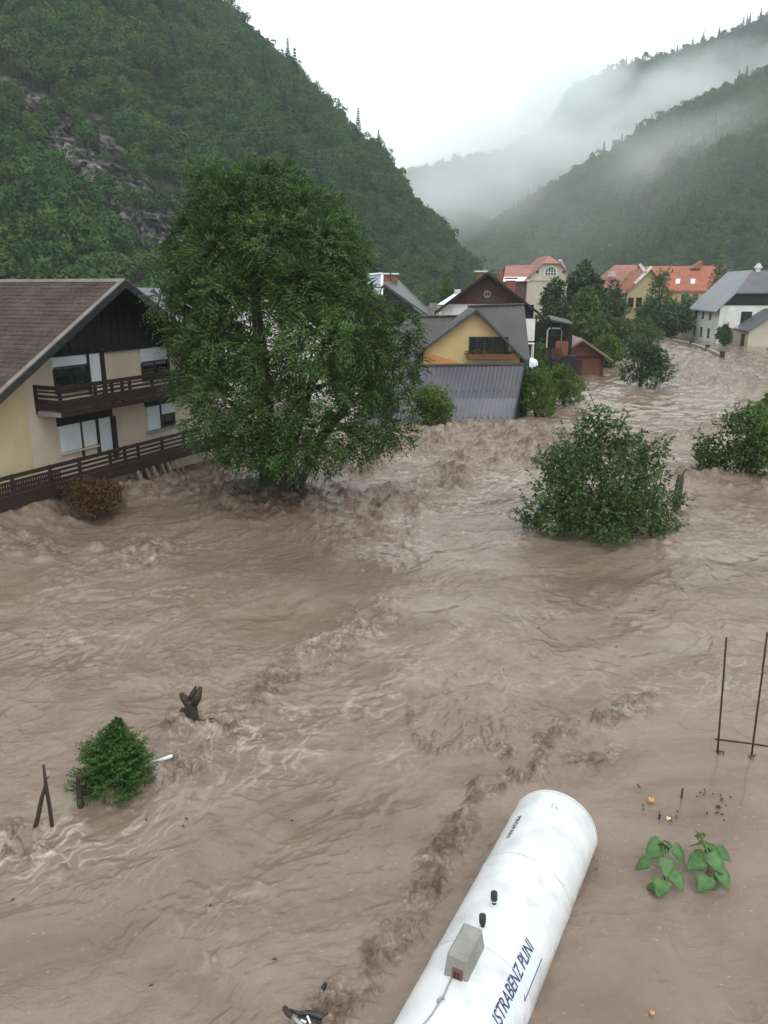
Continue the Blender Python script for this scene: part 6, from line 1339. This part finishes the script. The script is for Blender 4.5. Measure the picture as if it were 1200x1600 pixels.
m_post = surf('wet_dark_post', (.022, .014, .010), (.060, .040, .030), scale=6, stretch=(3, 3, .5), rough=.75, bump=.4)
q = at_z(125, 1262, 0); po = thing('fence_post', 'stout dark post standing in the water under the left side of the small spruce', 'post', q); e = at_y(124, 1212, q[1]) - q
MB().tube([(0, 0, -.6), tuple(e * .5), tuple(e)], [.062, .06, .055], 8).build('shaft', m_post, po); MB().tube([tuple(e), tuple(e * 1.04)], [.055, .035], 8).build('top', m_post, po)
for (bx_, by_, tx, ty, lab, rr_) in ((81, 1290, 68, 1195, 'longer of two thin crossed stakes at the left edge', .03), (55, 1292, 71, 1226, 'shorter of two thin crossed stakes, propped against the longer one', .036)):
    q = at_z(bx_, by_, 0); st = thing('wooden_stake', lab, 'stake', q); e = at_y(tx, ty, q[1] + (.0 if rr_ < .033 else .06)) - q
    MB().tube([tuple(-e * .4), tuple(e * .3 + [.006, 0, 0]), tuple(e * .7 - [.006, 0, 0]), tuple(e)], [rr_, rr_, rr_ * .9, rr_ * .6], 7).build('shaft', m_post, st, smooth=True); MB().tube([tuple(e * .75), tuple(e * .8 + [.07, -.01, .03])], [.013, .006], 5).build('side_twig', m_post, st)
q = at_z(244, 1190, .06); pp = thing('white_pipe', 'white pipe with grey coupling poking out of the right side of the small spruce', 'pipe', q); e = at_z(269, 1181, .16) - q
MB().tube([tuple(-e * .15), tuple(e)], [.03, .03], 10).build('tube', m_wmetal, pp, smooth=True); MB().tube([tuple(-e * .7), tuple(-e * .12)], [.05, .05], 10).build('coupling', surf('grey_plastic', (.25, .27, .30), (.32, .34, .37), rough=.5), pp, smooth=True)
q = at_z(300, 1130, 0); sm = thing('forked_stump', 'blackened forked stump standing in broken water', 'stump', q); Yq = q[1]
def LSm(px, py, dy=0): return at_y(px, py, Yq + dy) - q
MB().tube([(0, 0, -.6), LSm(300, 1118), LSm(298, 1100), LSm(297, 1092)], [.15, .125, .115, .12], 10).build('trunk', m_post, sm, smooth=True)
for pts, rs in (([(294, 1098), (287, 1090), (282, 1083)], [.09, .07, .035]), ([(302, 1098), (309, 1088), (313, 1074)], [.10, .08, .045]), ([(299, 1094), (301, 1084), (306, 1072)], [.07, .05, .02]), ([(292, 1112), (284, 1108), (281, 1112)], [.05, .04, .015])):
    MB().tube([LSm(x, y, -.02) for x, y in pts], rs, 8).build('branch_stub', m_post, sm, smooth=True)
b = MB()
for k in range(26):
    a = r.uniform(0, 6.28); p = np.array([math.cos(a) * .2 + .1, math.sin(a) * .12 - .15, .06]); b.tube([p, p + [r.normal(0, .12), r.normal(-.05, .06), r.uniform(.02, .14)], p + [r.normal(.1, .2), r.normal(-.1, .1), .03]], [.012, .010, .004], 4)
b.build('caught_twigs', m_twig, sm)

# ---- frame and pipe poking out at the bottom edge
q = at_z(470, 1592, .12); fr = thing('metal_frame', 'black metal frame with brown grip and silver tube poking out at the bottom edge', 'frame', q)
def LF(px, py, z): return at_z(px, py, z) - q
MB().tube([LF(444, 1574, .28), LF(449, 1582, .27), LF(455, 1588, .26)], [.03, .034, .03], 9).build('grip', surf('brown_rubber', (.03, .017, .015), (.06, .035, .03), scale=20, rough=.7), fr, smooth=True)
MB().tube([LF(453, 1585, .26), LF(470, 1601, .22), LF(486, 1618, .16)], .022, 9).build('tube', m_steel, fr, smooth=True)
MB().tube([LF(452, 1578, .25), LF(468, 1584, .2), LF(482, 1583, .16), LF(500, 1588, .14), LF(525, 1596, .06)], [.018, .022, .035, .04, .03], 8).build('frame_tube', m_black, fr, smooth=True); MB().tube([LF(466, 1586, .18), LF(490, 1600, .12), LF(515, 1612, .06)], [.02, .03, .03], 8).build('frame_tube', m_black, fr, smooth=True)
MB().bar(LF(480, 1588, .19), LF(485, 1600, .17), .018, .03).build('bracket', m_wmetal, fr); MB().bar(LF(470, 1594, .20), LF(478, 1598, .19), .02, .02).build('bracket', m_wmetal, fr)
q = at_z(500, 1556, 0); sk = thing('capped_stake', 'thin grey stake with a black cap in the churned water left of the tank', 'stake', q); e = at_y(508, 1538, q[1] + .05) - q
MB().tube([tuple(-e), tuple(e * .7)], [.012, .02], 7).build('shaft', m_boxg, sk); MB().tube([tuple(e * .6), tuple(e * .75), tuple(e * 1.15)], [.026, .032, .02], 8).build('cap', m_black, sk)

# ================================================================ AIR
def box_object(name, x0, x1, y0, y1, z0, z1):
    me = bpy.data.meshes.new(name); b = MB().box(x0, x1, y0, y1, z0, z1); me.from_pydata(b.v, [], b.f); o = bpy.data.objects.new(name, me); COL.objects.link(o); return o
hz_ = box_object('haze', -3050, 3050, -250, 3450, -8, 760); hm = bpy.data.materials.new('haze'); hm.use_nodes = True; hn = hm.node_tree.nodes; hn.remove(hn['Principled BSDF'])
pv = hn.new('ShaderNodeVolumePrincipled'); pv.inputs['Color'].default_value = (.86, .96, 1.0, 1); pv.inputs['Density'].default_value = .00025; pv.inputs['Anisotropy'].default_value = .0
hm.node_tree.links.new(pv.outputs[0], hn['Material Output'].inputs['Volume']); hz_.data.materials.append(hm); tag(hz_, 'thin rainy haze filling the valley', kind='stuff')
def mist(label, c, rad, rot, dens, ns_=.011, soft=.55, seed=0):
    me = bpy.data.meshes.new('mist'); bm = bmesh.new(); bmesh.ops.create_icosphere(bm, subdivisions=3, radius=1.0); bm.to_mesh(me); bm.free()
    o = bpy.data.objects.new('mist', me); COL.objects.link(o); o.location = c; o.scale = rad; o.rotation_euler = rot; tag(o, label, kind='stuff')
    m = bpy.data.materials.new('mist'); m.use_nodes = True; n, l = m.node_tree.nodes, m.node_tree.links; n.remove(n['Principled BSDF'])
    v = n.new('ShaderNodeVolumePrincipled'); v.inputs['Color'].default_value = (.97, .998, 1.0, 1); v.inputs['Anisotropy'].default_value = .0
    tc = n.new('ShaderNodeTexCoord'); ln = n.new('ShaderNodeVectorMath'); ln.operation = 'DOT_PRODUCT'; l.new(tc.outputs['Object'], ln.inputs[0]); l.new(tc.outputs['Object'], ln.inputs[1])
    geo = n.new('ShaderNodeNewGeometry'); mp = n.new('ShaderNodeMapping'); mp.inputs['Location'].default_value = (seed * 13.7, seed * 5.1, 0); mp.inputs['Scale'].default_value = (1, 1, 1.5); l.new(geo.outputs['Position'], mp.inputs['Vector'])
    nz = n.new('ShaderNodeTexNoise'); nz.inputs['Scale'].default_value = ns_; nz.inputs['Detail'].default_value = 3.5; nz.inputs['Roughness'].default_value = .55; l.new(mp.outputs[0], nz.inputs['Vector'])
    a = n.new('ShaderNodeMath'); a.operation = 'SUBTRACT'; a.inputs[0].default_value = 1.0; l.new(ln.outputs['Value'], a.inputs[1])           # 1 - r^2
    b = n.new('ShaderNodeMath'); b.operation = 'MULTIPLY_ADD'; b.inputs[1].default_value = soft; l.new(a.outputs[0], b.inputs[0])
    c_ = n.new('ShaderNodeMath'); c_.operation = 'MULTIPLY_ADD'; c_.inputs[1].default_value = 2.6; c_.inputs[2].default_value = -1.55; l.new(nz.outputs['Fac'], c_.inputs[0]); l.new(c_.outputs[0], b.inputs[2])
    mx = n.new('ShaderNodeMath'); mx.operation = 'MAXIMUM'; mx.inputs[1].default_value = 0; l.new(b.outputs[0], mx.inputs[0])
    e = n.new('ShaderNodeMath'); e.operation = 'MULTIPLY'; l.new(mx.outputs[0], e.inputs[0]); l.new(a.outputs[0], e.inputs[1])
    g = n.new('ShaderNodeMath'); g.operation = 'MULTIPLY'; g.inputs[1].default_value = dens; l.new(e.outputs[0], g.inputs[0]); l.new(g.outputs[0], v.inputs['Density'])
    l.new(v.outputs[0], n['Material Output'].inputs['Volume']); me.materials.append(m); return o
R19 = -math.radians(20)
mist('long bank of mist lying across the right mountain', tuple(at_y(960, 205, 960)), (330, 110, 62), (0, R19, 0), .026, soft=.9, seed=1)
mist('thick cloud hiding the head of the valley', tuple(at_y(720, 262, 1000)), (190, 170, 70), (0, R19, 0), .009, soft=1.1, seed=2)
mist('cloud swallowing the left end of the upper ridge', tuple(at_y(885, 150, 1020)), (95, 110, 52), (0, R19, 0), .032, soft=1.0, seed=3)
mist('thin veil of mist on the upper slope of the right mountain', tuple(at_y(1040, 240, 620)), (150, 50, 40), (0, R19, 0), .014, soft=.8, seed=4)
mist('broad blue veil of rain in front of the right mountain', tuple(at_y(960, 310, 520)), (240, 80, 95), (0, R19 * .7, 0), .0013, soft=1.6, seed=7)
mist('wisp of mist at the right edge of the mountain', tuple(at_y(1180, 220, 560)), (70, 40, 36), (0, R19 * .5, 0), .012, soft=.7, seed=5)
mist('grey mist over the lower left shoulder of the right mountain', tuple(at_y(770, 290, 690)), (110, 60, 55), (0, R19, 0), .012, soft=.9, seed=6)
